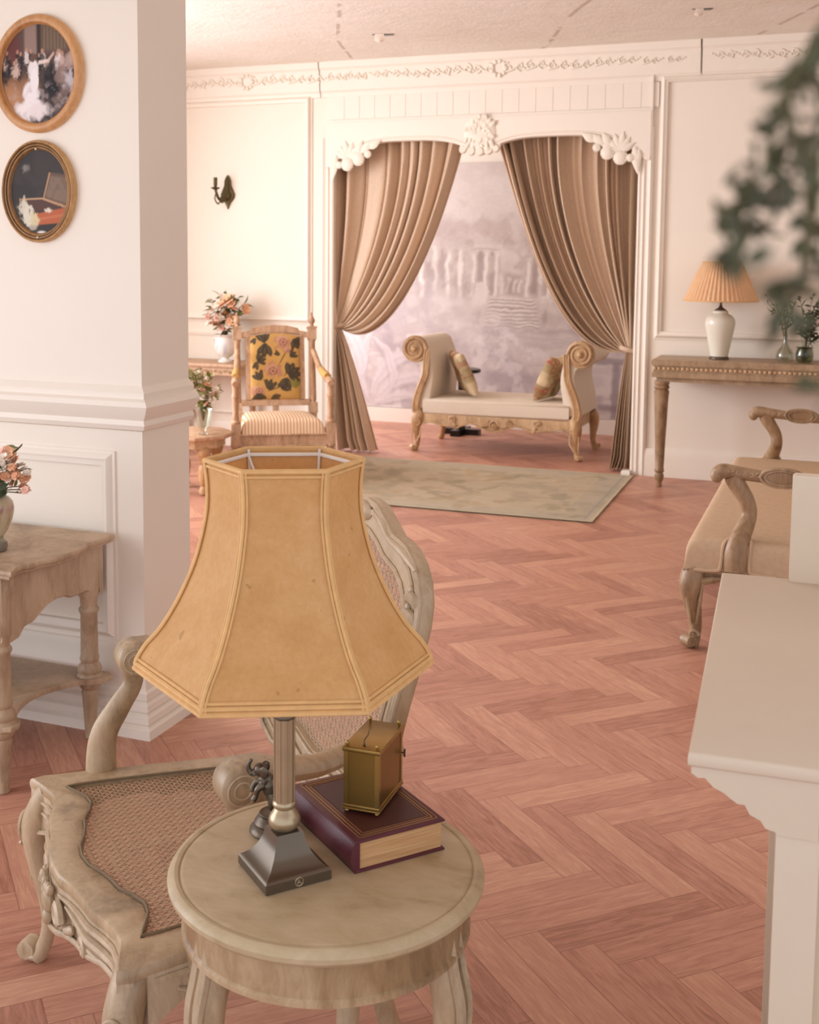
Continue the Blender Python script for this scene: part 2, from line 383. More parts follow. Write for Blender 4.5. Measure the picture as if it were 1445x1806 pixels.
# back wall with the wide curtained opening
OX0, OX1, OZ = -3.63, -1.345, 2.62
mb = MB(); mb.box(-6.1, OX0, YW, YW+.06, 0, CZ); mb.box(OX1, 2.5, YW, YW+.06, 0, CZ); mb.box(OX0, OX1, YW, YW+.06, OZ, CZ)
struct('wall_back', mb, M['wall'])
struct('wall_alcove', MB().box(-5.2, .4, 10.17, 10.27, 0, CZ), M['whitegloss'])
struct('wall_alcove_right', MB().box(-.6, -.5, YW+.06, 10.17, 0, CZ), M['wall'])
# left wall with its windows (outside the frame, they bring the daylight in)
mb = MB(); mb.box(-6.2, -6.1, 3.37, 10.17, 0, .65); mb.box(-6.2, -6.1, 3.37, 10.17, 2.85, CZ)
for y0, y1 in ((3.37, 3.7), (6.7, 8.65), (9.95, 10.17)): mb.box(-6.2, -6.1, y0, y1, .65, 2.85)
struct('wall_left', mb, M['wall'])
wf = MB()
for y0, y1 in ((3.7, 6.7), (8.65, 9.95)):
    wf.box(-6.2, -6.12, y0, y0+.06, .65, 2.85); wf.box(-6.2, -6.12, y1-.06, y1, .65, 2.85); wf.box(-6.2, -6.12, y0, y1, .65, .71); wf.box(-6.2, -6.12, y0, y1, 2.79, 2.85)
struct('window_1', wf, M['trim'])
struct('wall_right', MB().box(2.5, 2.6, 3.4, 10.17, 0, CZ), M['wall'])
# the partition wall that ends at the left, with rail, panel and stepped plinth
PX, PY, PB = -1.985, 3.09, 3.37
struct('wall_partition', MB().box(-6.1, PX, PY, PB, 0, CZ), M['wall'])
rail = [(0, .965), (.012, .97), (.02, .985), (.014, 1.0), (.03, 1.02), (.042, 1.045), (.034, 1.06), (.018, 1.068), (.02, 1.085), (.006, 1.1), (0, 1.105)]
path = [(-6.0, PY), (PX, PY), (PX, PB)]
mb = MB(); molding(mb, path, [(o, z) for o, z in rail]); struct('trim_1', mb, M['trim'])
plinth = [(0, .29), (.008, .285), (.008, .268), (.004, .26), (.004, .145), (.012, .138), (.012, .116), (.006, .11), (.018, .102), (.020, .082), (.013, .075), (.026, .066), (.028, .046), (.021, .04), (.037, .03), (.038, 0), (0, 0)]
mb = MB(); molding(mb, path, plinth); struct('baseboard_partition', mb, M['trim'])
def panel_frame(name, x0, x1, z0, z1, y, w=.03, d=.016):
    """raised rectangular moulding lying on a wall facing -Y"""
    mb = MB(Matrix(((1, 0, 0, 0), (0, 0, -1, y), (0, 1, 0, 0), (0, 0, 0, 1))))
    prof = [(-w/2, 0), (-w/2+.003, d*.6), (-w*.2, d*.75), (0, d), (w*.2, d*.7), (w*.32, d*.35), (w/2, d*.3), (w/2, 0)]
    molding(mb, [(x0, z0), (x1, z0), (x1, z1), (x0, z1)], prof, closed=True)
    return struct(name, mb, M['trim'])
panel_frame('trim_2', -4.2, -2.108, .322, .874, PY, .05, .02)
# back wall panels and skirting
panel_frame('trim_3', -5.7, -3.835, 1.02, 2.70, YW, .055, .03)
panel_frame('trim_4', -1.19, .9, .985, 2.72, YW, .055, .03)
panel_frame('trim_5', -5.7, -3.835, .27, .90, YW, .045, .02)
sk = [(0, .2), (.012, .195), (.018, .18), (.022, .15), (.022, 0), (0, 0)]
mb = MB(); molding(mb, [(-6.1, YW), (-3.73, YW)], sk); struct('baseboard_back_left', mb, M['trim'])
mb = MB(); molding(mb, [(-1.255, YW), (2.5, YW)], sk); struct('baseboard_back_right', mb, M['trim'])
struct('baseboard_alcove', MB().box(-5.2, -.6, 10.14, 10.17, 0, .13), M['whitegloss'])
# cornice in sections with carved scrolls
cor = [(0, 2.70), (.012, 2.705), (.016, 2.735), (.03, 2.75), (.034, 2.79), (.04, 2.90), (.055, 2.915), (.06, CZ), (0, CZ)]
def scroll_relief(mb, x, y, z, s, f=1):
    X, Z = (1, 0, 0), (0, 0, 1)
    mb.spiral((x, y, z), .032*s, 1.4, .007*s, (f, 0, 0), Z, PI*.5, 1, 18)
    mb.spiral((x+.075*s*f, y, z+.004*s), .028*s, 1.3, .006*s, (-f, 0, 0), Z, -PI*.5, 1, 18)
    mb.tube([(x-.03*s*f, y, z-.03*s), (x+.03*s*f, y, z-.012*s), (x+.09*s*f, y, z+.03*s)], [.004*s, .008*s, .003*s], 6)
    for k in range(3): mb.ell((x+(.1+.022*k)*s*f, y, z+(-.008+.012*k)*s), (.013*s, .006*s, .008*s), seg=8, rings=5)
for n, (x0, x1) in enumerate(((-6.1, -3.74), (-3.73, -.957), (-.945, 2.5))):
    mb = MB(); molding(mb, [(x0, YW), (x1, YW)], cor); o = struct('trim_%d' % (6+n), mb, M['trim'])
    cx = (x0+x1)/2 if n < 2 else .1
    if n == 0: cx = -4.35
    rl = MB()
    for k in range(6 if n != 1 else 8):
        for f in (1, -1): scroll_relief(rl, cx+f*(.07+.16*k), YW-.04, 2.845+.008*math.sin(k*1.7), 1.15-.07*k, f)
    for a in range(9): rl.ell((cx+.05*math.cos(a*2*PI/9), YW-.04, 2.845+.05*math.sin(a*2*PI/9)), (.018, .012, .018), seg=8, rings=5)
    r = rl.build('carved_scrolls', M['plaster'], o); r['kind'] = 'structure'
# door case: jambs with reeds, boarded frieze, double-arched header
mb = MB()
jp = [(0, 0), (0, .018), (.012, .024), (.02, .018), (.03, .018), (.042, .028), (.055, .018), (.07, .02), (.085, .03), (.1, .02), (.1, 0)]
for x, f in ((OX0, -1), (OX1, 1)):
    mb.loft([[(x+f*(a-.005), YW-d, z) for a, d in jp] for z in (0, 2.4)])
struct('trim_9', mb, M['trim'])
mb = MB(); mb.box(OX0-.05, OX1+.07, YW-.012, YW, 2.52, 2.705)
for k in range(20):
    x = OX0-.03+k*.122; mb.box(x, x+.1185, YW-.0155, YW-.01, 2.535, 2.70)
mb.box(OX0-.06, OX1+.08, YW-.026, YW, 2.505, 2.53); mb.box(OX1+.072, OX1+.084, YW-.03, YW, 2.2, 2.76)
struct('trim_10', mb, M['trim'])
cxm = -2.475
def arch_z(x):
    h = .03
    if x < cxm: c, hw = -3.03, .56
    else: c, hw = -1.93, .56
    q = abs(x-c)/hw
    return 2.365 - .13*max(0, q)**3.2 if q < 1.12 else 2.18
xs = np.linspace(OX0-.055, OX1+.075, 120); mb = MB()
front = [(x, YW-.03, arch_z(x)) for x in xs]; 
L = [[(x, YW-.03, 2.51) for x in xs], [(x, YW-.03, arch_z(x)+.004) for x in xs], [(x, YW-.026, arch_z(x)) for x in xs], [(x, YW+.05, arch_z(x)) for x in xs], [(x, YW+.05, 2.51) for x in xs]]
mb.loft(L, closed=False, cap=False); mb.solid(.004)
hd = struct('trim_11', mb, M['trim'])
# bead following the arches
mb = MB()
for c in (-3.03, -1.93): mb.tube([(x, YW-.034, arch_z(x)+.022) for x in np.linspace(c-.5, c+.5, 40)], .007, 6)
b_ = mb.build('arch_bead', M['plaster'], hd); b_['kind'] = 'structure'
def leafy(mb, x, y, z, ang, l, w, th=.007):
    a = math.radians(ang); X = Vector((math.cos(a), 0, math.sin(a)))
    pts = [Vector((x, y, z))+X*(l*t)+Vector((0, -.004*math.sin(PI*t), 0)) for t in (0, .25, .5, .75, 1)]
    mb.tube(pts, [(th*.6, w*.35), (th, w*.9), (th, w), (th*.7, w*.6), (th*.2, w*.08)], 8, up=(0, 1, 0))
def corner_ornament(x, f):
    mb = MB(); y = YW-.036
    # shells and lobes stepping from the arch down to the jamb
    for k, (dx, z, r) in enumerate(((.06, 2.195, .028), (.125, 2.20, .052), (.215, 2.235, .05), (.29, 2.27, .03))):
        mb.lathe([(r*.3, -.012), (r*.9, -.009), (r, 0), (r*.8, .012), (r*.3, .018)], 16, tr(x+f*dx, y, z) @ rotm('X', 90))
        for a in range(-60, 240, 30): mb.tube([(x+f*dx, y-.010, z), (x+f*dx+r*.9*math.cos(math.radians(a)), y-.007, z+r*.9*math.sin(math.radians(a)))], [.004, .007], 6)
    for a, l, w in ((150, .12, .026), (125, .12, .028), (100, .14, .028), (72, .13, .028), (45, .14, .028), (22, .16, .024)):
        leafy(mb, x+f*.13, y, 2.24, a if f > 0 else 180-a, l, w)
    for a, l, dx, dz in ((60, .1, .2, 2.285), (40, .12, .24, 2.29), (30, .11, .3, 2.315)): leafy(mb, x+f*dx, y-.004, dz, a if f > 0 else 180-a, l, .03)
    leafy(mb, x+f*.03, y, 2.27, 262 if f > 0 else 278, .19, .032); leafy(mb, x-f*.0, y, 2.25, 275 if f > 0 else 265, .12, .026)
    o = mb.build('carved_corner', M['plaster'], hd); o['kind'] = 'structure'
corner_ornament(OX0+.0, 1); corner_ornament(OX1-.0, -1)
mb = MB(); y = YW-.032
mb.lathe([(.02, -.014), (.1, -.010), (.125, 0), (.1, .016)], 28, tr(cxm, y, 2.405) @ rotm('X', 90))
rc_ = random.Random(7)
for k in range(46):
    a = rc_.uniform(0, 360); q = .12*math.sqrt(rc_.random())
    leafy(mb, cxm+q*math.cos(math.radians(a))*.8, y-.013, 2.405+q*math.sin(math.radians(a)), a+rc_.uniform(-60, 60), rc_.uniform(.03, .055), rc_.uniform(.010, .018), .006)
for k, (dx, z, r) in enumerate(((-.125, 2.285, .032), (-.065, 2.272, .036), (0, 2.268, .036), (.065, 2.275, .036), (.12, 2.285, .03))):
    mb.lathe([(r*.3, -.012), (r*.9, -.008), (r, 0), (r*.7, .016)], 14, tr(cxm+dx, y+.002, z) @ rotm('X', 90))
    leafy(mb, cxm+dx*.6, y-.006, 2.34, 270+dx*260, .08, .016, .006)
mb.box(cxm-.15, cxm+.15, YW-.03, YW-.005, 2.28, 2.38)
o = mb.build('carved_crest', M['plaster'], hd); o['kind'] = 'structure'
struct('trim_12', MB().prism([(-1.4, 8.24), (-1.34, 8.24), (-1.34, 8.32), (-1.4, 8.32)], 0, .035, bev=.006), M['whitegloss'])
# rough openings in the ceiling plaster, each with a curl of torn plaster
for k, (x, y, s, lb) in enumerate(((-2.883, 7.405, 1, 'dark torn gap with a hanging curl in the ceiling, nearest the arch'), (-.846, 7.3, .8, 'thin dark torn gap in the ceiling above the right wall panel'))):
    t = thing('ceiling_gap', lb, 'ceiling damage', (x, y, CZ), .35, 'torn gaps in the ceiling plaster')
    g = MB(); g.prism([(-.07*s, 0), (-.03*s, -.02*s), (.02*s, -.018*s), (.075*s, -.03*s), (.07*s, .025*s), (.01*s, .03*s), (-.04*s, .02*s)], -.004, 0); g.build('hole', M['black'], t)
    g = MB(); g.sheet(lambda u, v: ((-.05+.06*v)*s, (-.028+.05*u)*s, -.002-.05*s*math.sin(u*1.9)*(1-.5*abs(v-.5))), 6, 4); g.solid(.003); g.build('plaster_curl', M['plaster'], t)
# ------------------------------------------------------------------ mural: printed landscape panel
mx0, mx1, mz0, mz1 = -4.75, -.75, .135, 2.34
nu, nv = 400, 240
mb = MB(); mb.sheet(lambda u, v: (mx0+(mx1-mx0)*u, 10.155, mz0+(mz1-mz0)*v), nu, nv)
def paint_mural(co):
    X, Z = co[:, 0], co[:, 2]
    p = Paint(X, Z, '#d9d0cd')
    def n(sx, sz, o, sd): return fbm(X*sx, Z*sz, o, sd)
    p.put(sstep(.42, .68, n(1.6, 2.6, 5, 3))*.55, '#c2b5b4'); p.put(sstep(.52, .72, n(2.2, 3, 5, 9))*.6, '#e4dcd8')
    wx = X+.05*(n(9, 9, 3, 41)-.5); wz = Z+.05*(n(9, 9, 3, 42)-.5)
    q = Paint(wx, wz, '#d9d0cd'); q.c = p.c; p = q          # slightly wavering, brushed coordinates
    for cx, cz, r, cc in ((-3.4, 1.62, .32, '#bfb0ad'), (-2.75, 1.62, .3, '#d8ceca'), (-2.95, 1.78, .2, '#bfaeab'), (-2.45, 1.62, .26, '#cdc0bb'), (-2.2, 1.55, .3, '#b7a8a6'), (-2.6, 1.3, .2, '#c2b0ac'), (-3.9, 1.3, .35, '#cfc5c3'), (-1.8, 1.5, .4, '#b5a6a6'), (-2.72, 1.42, .14, '#d6ccc8')):
        p.blob(cx, cz, r, r*.7, cc, .7, 0, .6, 1.5, int(cx*10+50))
    def col(x0, x1, z0, z1, c='#ebe4df', a=.95):
        m = (x0+x1)/2; w = x1-x0
        p.quad([(x0, z0), (x1, z0), (x1-w*.06, z1), (x0+w*.06, z1)], c, a, .014); p.quad([(x1-w*.38, z0), (x1, z0), (x1, z1), (x1-w*.34, z1)], '#ab9b98', .7, .014)
        p.quad([(x0-w*.2, z1-.03), (x1+w*.2, z1-.03), (x1+w*.2, z1+.02), (x0-w*.2, z1+.02)], '#ddd5d0', .6, .012)
    p.quad([(-3.62, 1.15), (-3.1, 1.15), (-3.1, 1.62), (-3.62, 1.62)], '#a89a99', .65, .05)
    for c in (-3.55, -3.42, -3.30, -3.18): col(c-.03, c+.035, 1.15, 1.6)
    p.quad([(-3.7, 1.6), (-3.1, 1.58), (-3.1, 1.68), (-3.6, 1.72)], '#cfc4c1', .55, .03)
    p.quad([(-3.09, 1.17), (-2.84, 1.17), (-2.84, 1.6), (-3.09, 1.6)], '#9d8e8c', .75, .03)
    for c in (-3.07, -2.96, -2.86): col(c-.022, c+.028, 1.16, 1.56)
    p.quad([(-3.12, 1.56), (-2.82, 1.56), (-2.82, 1.63), (-3.12, 1.63)], '#ddd4cf', .7, .015); p.quad([(-3.1, 1.63), (-2.84, 1.63), (-2.88, 1.68), (-3.06, 1.68)], '#cdc2be', .5, .02); p.quad([(-3.1, 1.575), (-2.84, 1.575), (-2.84, 1.59), (-3.1, 1.59)], '#a99b98', .5, .01)
    p.quad([(-2.78, 1.18), (-2.62, 1.18), (-2.62, 1.37), (-2.78, 1.37)], '#a5938f', .75, .025)
    for c in (-2.75, -2.69, -2.64): col(c-.012, c+.014, 1.2, 1.33)
    p.quad([(-2.6, 1.18), (-2.38, 1.18), (-2.38, 1.52), (-2.6, 1.52)], '#a08f8c', .7, .03)
    for c in (-2.57, -2.46, -2.38): col(c-.025, c+.03, 1.17, 1.5)
    for c in (-2.28, -2.15): col(c-.02, c+.02, 1.1, 1.3)
    p.put(sstep(.5, .66, n(8, 8, 4, 21))*.4*sstep(1.05, 1.2, Z)*(1-sstep(1.7, 1.95, Z)), '#a79694'); p.put(sstep(.54, .66, n(11, 7, 4, 23))*.35*sstep(1.05, 1.2, Z)*(1-sstep(1.6, 1.8, Z)), '#e0d7d1')
    p.quad([(-3.0, .9), (-2.44, .9), (-2.5, 1.18), (-2.92, 1.18)], '#cabeba', .5, .03)
    for k in range(8):
        z = .915+k*.032; x0, x1 = -2.97+.008*k, -2.45-.01*k
        p.quad([(x0, z), (x1, z), (x1, z+.017), (x0, z+.017)], '#e6deda', .8, .006); p.quad([(x0, z-.012), (x1, z-.012), (x1, z), (x0, z)], '#9f8f8d', .75, .006)
    p.quad([(-3.2, .85), (-2.1, .85), (-2.1, .885), (-3.2, .885)], '#a99a9a', .5, .02)
    for cx, cz, rx, rz, cc in ((-3.0, 1.2, .07, .1, '#e2dad5'), (-3.02, 1.06, .07, .07, '#d6ccc8'), (-3.02, .98, .05, .07, '#c9bdba'), (-3.02, 1.0, .022, .04, '#a69795'), (-2.4, 1.14, .06, .05, '#ddd4cf'), (-2.4, 1.04, .045, .1, '#cfc4c0'), (-2.42, 1.0, .02, .06, '#a89a98')): p.blob(cx, cz, rx, rz, cc, .85, 0, .35, .7, int(cz*40))
    p.blob(-2.2, .98, .3, .1, '#b3a4a4', .6, 0, .6, 1.2, 61); p.blob(-1.95, .95, .25, .16, '#a3949a', .5, 0, .6, 1.2, 62); p.blob(-3.4, 1.02, .32, .1, '#c4b8b6', .6, 0, .6, 1.2, 63)
    # lawn and water
    p.put((1-sstep(.8, .9, Z))*sstep(-3.2, -2.6, X)*.55, '#d3c9c8'); p.put(sstep(.5, .64, n(2.5, 26, 4, 71))*.5*(1-sstep(.82, .9, Z)), '#bdb0b2')
    p.quad([(-2.75, .44), (-1.9, .40), (-1.9, .5), (-2.75, .5)], '#b9acb0', .5, .03); p.quad([(-2.7, .3), (-1.9, .27), (-1.9, .33), (-2.7, .36)], '#a3959b', .55, .02)
    # soft shrubs
    for cx, cz, r, cc in ((-3.5, .95, .3, '#cbc1c2'), (-3.75, 1.02, .26, '#b9adb1'), (-3.2, .85, .34, '#e2dbda'), (-3.0, .6, .34, '#d3cacb'), (-3.35, .7, .24, '#c0b5b9'), (-2.75, .42, .26, '#b8acb1'), (-4.1, 1.05, .3, '#c5babd'), (-3.3, .4, .3, '#dad2d3'), (-2.55, .3, .16, '#c9bfc2'), (-3.75, .7, .2, '#ab9fa6'), (-3.55, .28, .22, '#c2b8bd')):
        p.blob(cx, cz, r, r*.7, cc, .7, 0, .6, 1.5, int(cx*13+99))
    m = (1-sstep(.8, 1.1, Z))*(1-sstep(-2.6, -2.2, X))
    p.put(sstep(.5, .66, n(7, 9, 5, 31))*.4*m, '#ab9fa7'); p.put(sstep(.54, .68, n(9, 9, 5, 37))*.55*m, '#ece6e6')
    # big pale acanthus leaves, drawn as bent strokes
    def frond(x, z, a0, bend, l, w):
        for lay, cc, aa, ww, sh in ((0, '#9f949c', .5, 1.25, -.02), (1, '#e3dcde', .75, 1.0, 0), (2, '#c6bcc2', .5, .3, -.012)):
            cx, cz, a = x, z+sh, a0
            for k in range(14):
                t = k/13; cx += l/14*math.cos(a); cz += l/14*math.sin(a); a += bend/14
                p.blob(cx, cz, l/14*1.3, max(.008, w*ww*math.sin(PI*(.12+.85*t))), cc, aa*.55, a, .35)
    for a in ((-4.05, .2, 2.2, -1.6, .75, .06), (-4.0, .22, 1.6, -1.9, .7, .07), (-3.98, .2, 1.1, -1.7, .62, .065), (-4.02, .16, .6, -1.0, .5, .05), (-4.1, .2, 2.9, -1.2, .6, .06), (-3.85, .3, 1.3, 1.2, .5, .05), (-4.15, .4, 1.3, 1.6, .6, .06)): frond(*a)
    # painted garden table at the right
    for r in ([(-2.05, .60), (-.8, .60), (-.8, .67), (-2.05, .67)], [(-1.83, .14), (-1.76, .14), (-1.76, .62), (-1.83, .62)], [(-1.3, .14), (-1.23, .14), (-1.23, .62), (-1.3, .62)], [(-1.95, .22), (-1.0, .2), (-1.0, .25), (-1.95, .27)]): p.quad(r, '#8d7f85', .75, .016)
    p.quad([(-1.72, .3), (-1.34, .3), (-1.34, .56), (-1.72, .56)], '#b5a7ac', .6, .03); p.quad([(-2.1, .68), (-.8, .68), (-.8, .74), (-2.1, .74)], '#c9bdbe', .6, .03); p.blob(-1.75, .85, .16, .12, '#a79aa0', .6, 0, .5, 1, 88)
    p.put(.16*n(40, 60, 3, 77), '#8d7f80')
    return p
mb.solid(.006)
o = mb.build('mural', M['paint'], None, col=paint_mural)
tag(o, 'pale mauve printed landscape mural of ruined temples and steps behind the daybed', 'mural')
# ================================================================== FOREGROUND FURNITURE
def edge_loop_ring(mb, outer, inner, z0, z1, r=.008, tf=lambda p: p):
    """a rounded frame between two closed outlines (same point count)"""
    n = len(outer); O = [Vector((*p, 0)) for p in outer]; I = [Vector((*p, 0)) for p in inner]
    def mixp(t): return [O[i]+(I[i]-O[i])*t for i in range(n)]
    w = (O[0]-I[0]).length; k = r/w
    spec = [(0, z1-r), (k*.3, z1-r*.3), (k, z1), (1-k*.8, z1), (1-k*.2, z1-r*.25), (1, z1-r), (1, z0+r*.5), (1-k*.5, z0), (k, z0), (k*.3, z0+r*.3), (0, z0+r), (0, z1-r)]
    loops = [[tf((p.x, p.y, z)) for p in mixp(t)] for t, z in spec]
    mb.loft(loops, cap=False); bmesh.ops.remove_doubles(mb.bm, verts=mb.bm.verts, dist=1e-5)
def resample(pts, n, closed=True):
    P = [Vector(p) for p in pts]
    if closed: P = P+[P[0]]
    d = [0]
    for a, b in zip(P, P[1:]): d.append(d[-1]+(b-a).length)
    out = []
    for i in range(n):
        t = d[-1]*i/(n if closed else n-1); k = max(0, min(len(d)-2, int(np.searchsorted(d, t, 'right'))-1))
        f = (t-d[k])/max(1e-9, d[k+1]-d[k]); out.append(tuple(P[k]+(P[k+1]-P[k])*f))
    return out
def clip_line(poly, o, d):
    """intervals of the line o+t*d inside polygon"""
    ts = []; n = len(poly)
    for i in range(n):
        ax, ay = poly[i]; bx, by = poly[(i+1) % n]; ex, ey = bx-ax, by-ay
        den = d[0]*ey-d[1]*ex
        if abs(den) < 1e-12: continue
        t = ((ax-o[0])*ey-(ay-o[1])*ex)/den; s = ((ax-o[0])*d[1]-(ay-o[1])*d[0])/den
        if 0 <= s < 1: ts.append(t)
    ts.sort(); return list(zip(ts[::2], ts[1::2]))
def cane(mb, poly, pitch, w, h, tf):
    """six-way chair caning as flat strands clipped to an outline"""
    x0 = min(p[0] for p in poly); x1 = max(p[0] for p in poly); y0 = min(p[1] for p in poly); y1 = max(p[1] for p in poly)
    def strand(o, d, z, ww):
        L = math.hypot(*d); d = (d[0]/L, d[1]/L); nx, ny = -d[1]*ww/2, d[0]*ww/2
        for a, b in clip_line(poly, o, d):
            if b-a < .004: continue
            pts = [(o[0]+d[0]*t+s*nx, o[1]+d[1]*t+s*ny) for t, s in ((a, -1), (b, -1), (b, 1), (a, 1))]
            lo = [mb.V(tf((*p, z))) for p in pts]; hi = [mb.V(tf((*p, z+h))) for p in pts]
            mb.F(hi); mb.F(lo[::-1])
            for i in range(4): mb.F([lo[i], lo[(i+1) % 4], hi[(i+1) % 4], hi[i]])
    g = pitch*.17
    y = y0+pitch/2
    while y < y1: strand((x0-1, y-g), (1, 0), h, w); strand((x0-1, y+g), (1, 0), h, w); y += pitch
    x = x0+pitch/2
    while x < x1: strand((x-g, y0-1), (0, 1), 0, w); strand((x+g, y0-1), (0, 1), 0, w); x += pitch
    c = x0-(y1-y0)
    while c < x1+(y1-y0):
        strand((c, y0), (1, 1), 2*h, w*1.1); strand((c, y1), (1, -1), 3*h, w*1.1); c += pitch
def cabriole(mb, top, foot, out, rt, rm, ra, toe=.026, seg=10):
    """S-shaped leg from top to foot, bulging towards out at the knee, scroll toe"""
    T, Fo, O = Vector(top), Vector(foot), Vector((*out, 0)).normalized()
    H = T.z-Fo.z; pts = []; rad = []
    for s, k, r in ((0, 0, rt), (.1, .045, rt*1.05), (.22, .07, rm*1.05), (.38, .05, rm*.85), (.55, .005, ra*1.25), (.72, -.03, ra), (.85, -.025, ra*.95), (.94, .0, ra*1.1), (1, .02, ra*1.2)):
        P = T.lerp(Fo, s)+O*(k*H*1.15); P.z = T.z-H*s+(toe*.45 if s == 1 else 0); pts.append(P); rad.append(r)
    pts = smooth_path(pts, 4); rad = smooth_vals(rad, 4)
    mb.tube(pts, rad, seg, up=O)
    e = Fo+O*(.03*H*1.1); S_ = Vector((-O.y, O.x, 0))
    mb.ell((e.x, e.y, Fo.z+toe*.55), (toe*.8, toe*.8, toe*.55), seg=10, rings=6)
    c = e+O*toe*.55; 
    mb.lathe([(toe*.2, -toe*.75), (toe*.75, -toe*.7), (toe*.8, 0), (toe*.75, toe*.7), (toe*.2, toe*.75)], 12, tr(c.x, c.y, Fo.z+toe*1.05) @ Matrix.Rotation(math.atan2(S_.y, S_.x), 4, 'Z') @ rotm('Y', 90))
    return pts
# ------------------------------------------------------------------ cane armchair
ch = thing('cane_armchair', 'carved limed-wood armchair with cane seat and back, nearest chair, beside the round table', 'armchair', (-1.279, 1.72, 0), math.atan2(-.6763, .7366))
fr = [(-.38, 0), (-.365, .004), (-.34, .012), (-.30, .024), (-.26, .026), (-.22, .016), (-.18, .002), (-.13, -.004), (-.09, -.012), (-.05, -.024), (0, -.028)]
fr = fr+[(-x, y) for x, y in fr[-2::-1]]
outer = fr+[(.385, .02), (.372, .1), (.345, .25), (.315, .40), (.30, .485), (.2, .497), (0, .50), (-.2, .497), (-.30, .485), (-.315, .40), (-.345, .25), (-.372, .1), (-.385, .02)]
inr = [(x*.79, y*1.15+.062) for x, y in fr]
inner = inr+[(.302, .09), (.296, .14), (.28, .25), (.256, .38), (.244, .43), (.16, .44), (0, .442), (-.16, .44), (-.244, .43), (-.256, .38), (-.28, .25), (-.296, .14), (-.302, .09)]
SZ = .402
mb = MB(); edge_loop_ring(mb, outer, inner, SZ-.026, SZ, .010); mb.build('seat_frame', M['tan'], ch)
rim = MB(); rim.tube([(x, y, SZ+.001) for x, y in inner], .0032, 6, close=True); rim.build('cane_spline', M['caneedge'], ch)
mb = MB(); cane(mb, inner, .0165, .0019, .0006, lambda p: (p[0], p[1], SZ-.008+p[2])); mb.build('cane_seat', M['cane'], ch)
# rails under the seat, front one carved and scalloped
def wall_strip(mb, line, zt, zb, th):
    """upright board following a plan line with a shaped lower edge"""
    P = [Vector(p) for p in line]; n = len(P); A = []
    for i in range(n):
        d = (P[min(i+1, n-1)]-P[max(i-1, 0)]).normalized(); nrm = Vector((d.y, -d.x)); z = zb(i/(n-1))
        a, b = P[i], P[i]-nrm*th
        A.append([(a.x, a.y, z+.004), (a.x, a.y, zt), (b.x, b.y, zt), (b.x, b.y, z+.004), (b.x*.75+a.x*.25, b.y*.75+a.y*.25, z), (a.x*.75+b.x*.25, a.y*.75+b.y*.25, z)])
    mb.loft(A)
fl = [tuple(p) for p in resample([(x*.985, y+.002) for x, y in fr], 40, False)]
def fz(t):
    x = abs(t-.5)*2
    return SZ-.096-.026*math.exp(-(x/.2)**2)+.012*math.exp(-((x-.62)/.14)**2)-.03*max(0, (x-.72)/.28)**1.6
mb = MB(); wall_strip(mb, fl, SZ-.02, fz, .026); rl = mb.build('front_rail', M['tan'], ch)
cv = MB()
def fy(x): return interp(abs(x), [-a[0] for a in fr[:11][::-1]], [a[1] for a in fr[:11][::-1]])
def wave(x0, x1, d0, d1, r, dz=0):
    pts = [(x, fy(x)+.001-r*.2, SZ-(d0+(d1-d0)*k/23)-dz*math.sin(PI*k/23)) for k, x in enumerate(np.linspace(x0, x1, 24))]
    cv.tube(pts, [r*(.12+.88*math.sin(PI*(.02+.96*k/23))**.7) for k in range(24)], 8)
for s in (-1, 1):
    wave(s*.355, s*.05, .036, .036, .0075); wave(s*.33, s*.075, .058, .048, .0095, .006); wave(s*.30, s*.10, .082, .066, .006, .004)
    cv.tube([(x, fy(x)-.003, fz(x/.75+.5)+.006) for x in np.linspace(s*.34, 0, 30)], .0052, 6)
    cv.spiral((s*.16, fy(.16)-.004, SZ-.082), .019, 1.3, .0075, (-s, 0, 0), (0, 0, 1), 0, 1, 22)
    cv.spiral((s*.058, fy(.058)-.006, SZ-.072), .026, 1.4, .009, (s, 0, 0), (0, 0, 1), 0, 1, 26)
    for k in range(3): cv.ell((s*(.082+.016*k), fy(.09)-.004, SZ-.088+.008*k), (.012, .008, .009), rotm('Y', -s*35), 8, 5)
cv.ell((0, -.033, SZ-.066), (.02, .013, .026)); cv.ell((0, -.035, SZ-.099), (.013, .011, .015))
for k in range(-2, 3): cv.ell((k*.014, -.035, SZ-.045+abs(k)*.004), (.009, .008, .012), rotm('Y', k*14), 8, 5)
cv.build('rail_carving', M['tan'], ch)
for s in (-1, 1):
    ln = [(s*.379, .05), (s*.366, .14), (s*.343, .25), (s*.315, .39), (s*.3, .47)]
    if s < 0: ln = ln[::-1]
    mb = MB(); wall_strip(mb, resample(ln, 24, False), SZ-.02, lambda t: SZ-.088+.03*math.sin(PI*t) - (.03*max(0, 1-t*5) if s > 0 else .03*max(0, 1-(1-t)*5)), .024); o = mb.build('side_rail', M['tan'], ch)
    cv = MB()
    def sx(y): return interp(y, [.05, .14, .25, .39, .47], [.379, .366, .343, .315, .3])+.002
    for a, b, d, r in ((.1, .22, .058, .008), (.16, .27, .052, .007), (.12, .2, .07, .006), (.2, .31, .062, .007)):
        cv.tube([(s*sx(y), y, SZ-d+.010*math.sin(k*.55+a*30)) for k, y in enumerate(np.linspace(a, b, 12))], [r*(.3+.7*math.sin(PI*(.05+.9*k/11))) for k in range(12)], 6)
    cv.tube([(s*sx(y), y, SZ-.032) for y in np.linspace(.06, .45, 16)], .005, 6)
    cv.build('side_carving', M['tan'], ch)
mb = MB(); wall_strip(mb, [(.29, .488), (0, .498), (-.29, .488)], SZ-.02, lambda t: SZ-.085+.02*math.sin(PI*t), .024); mb.build('back_rail', M['tan'], ch)
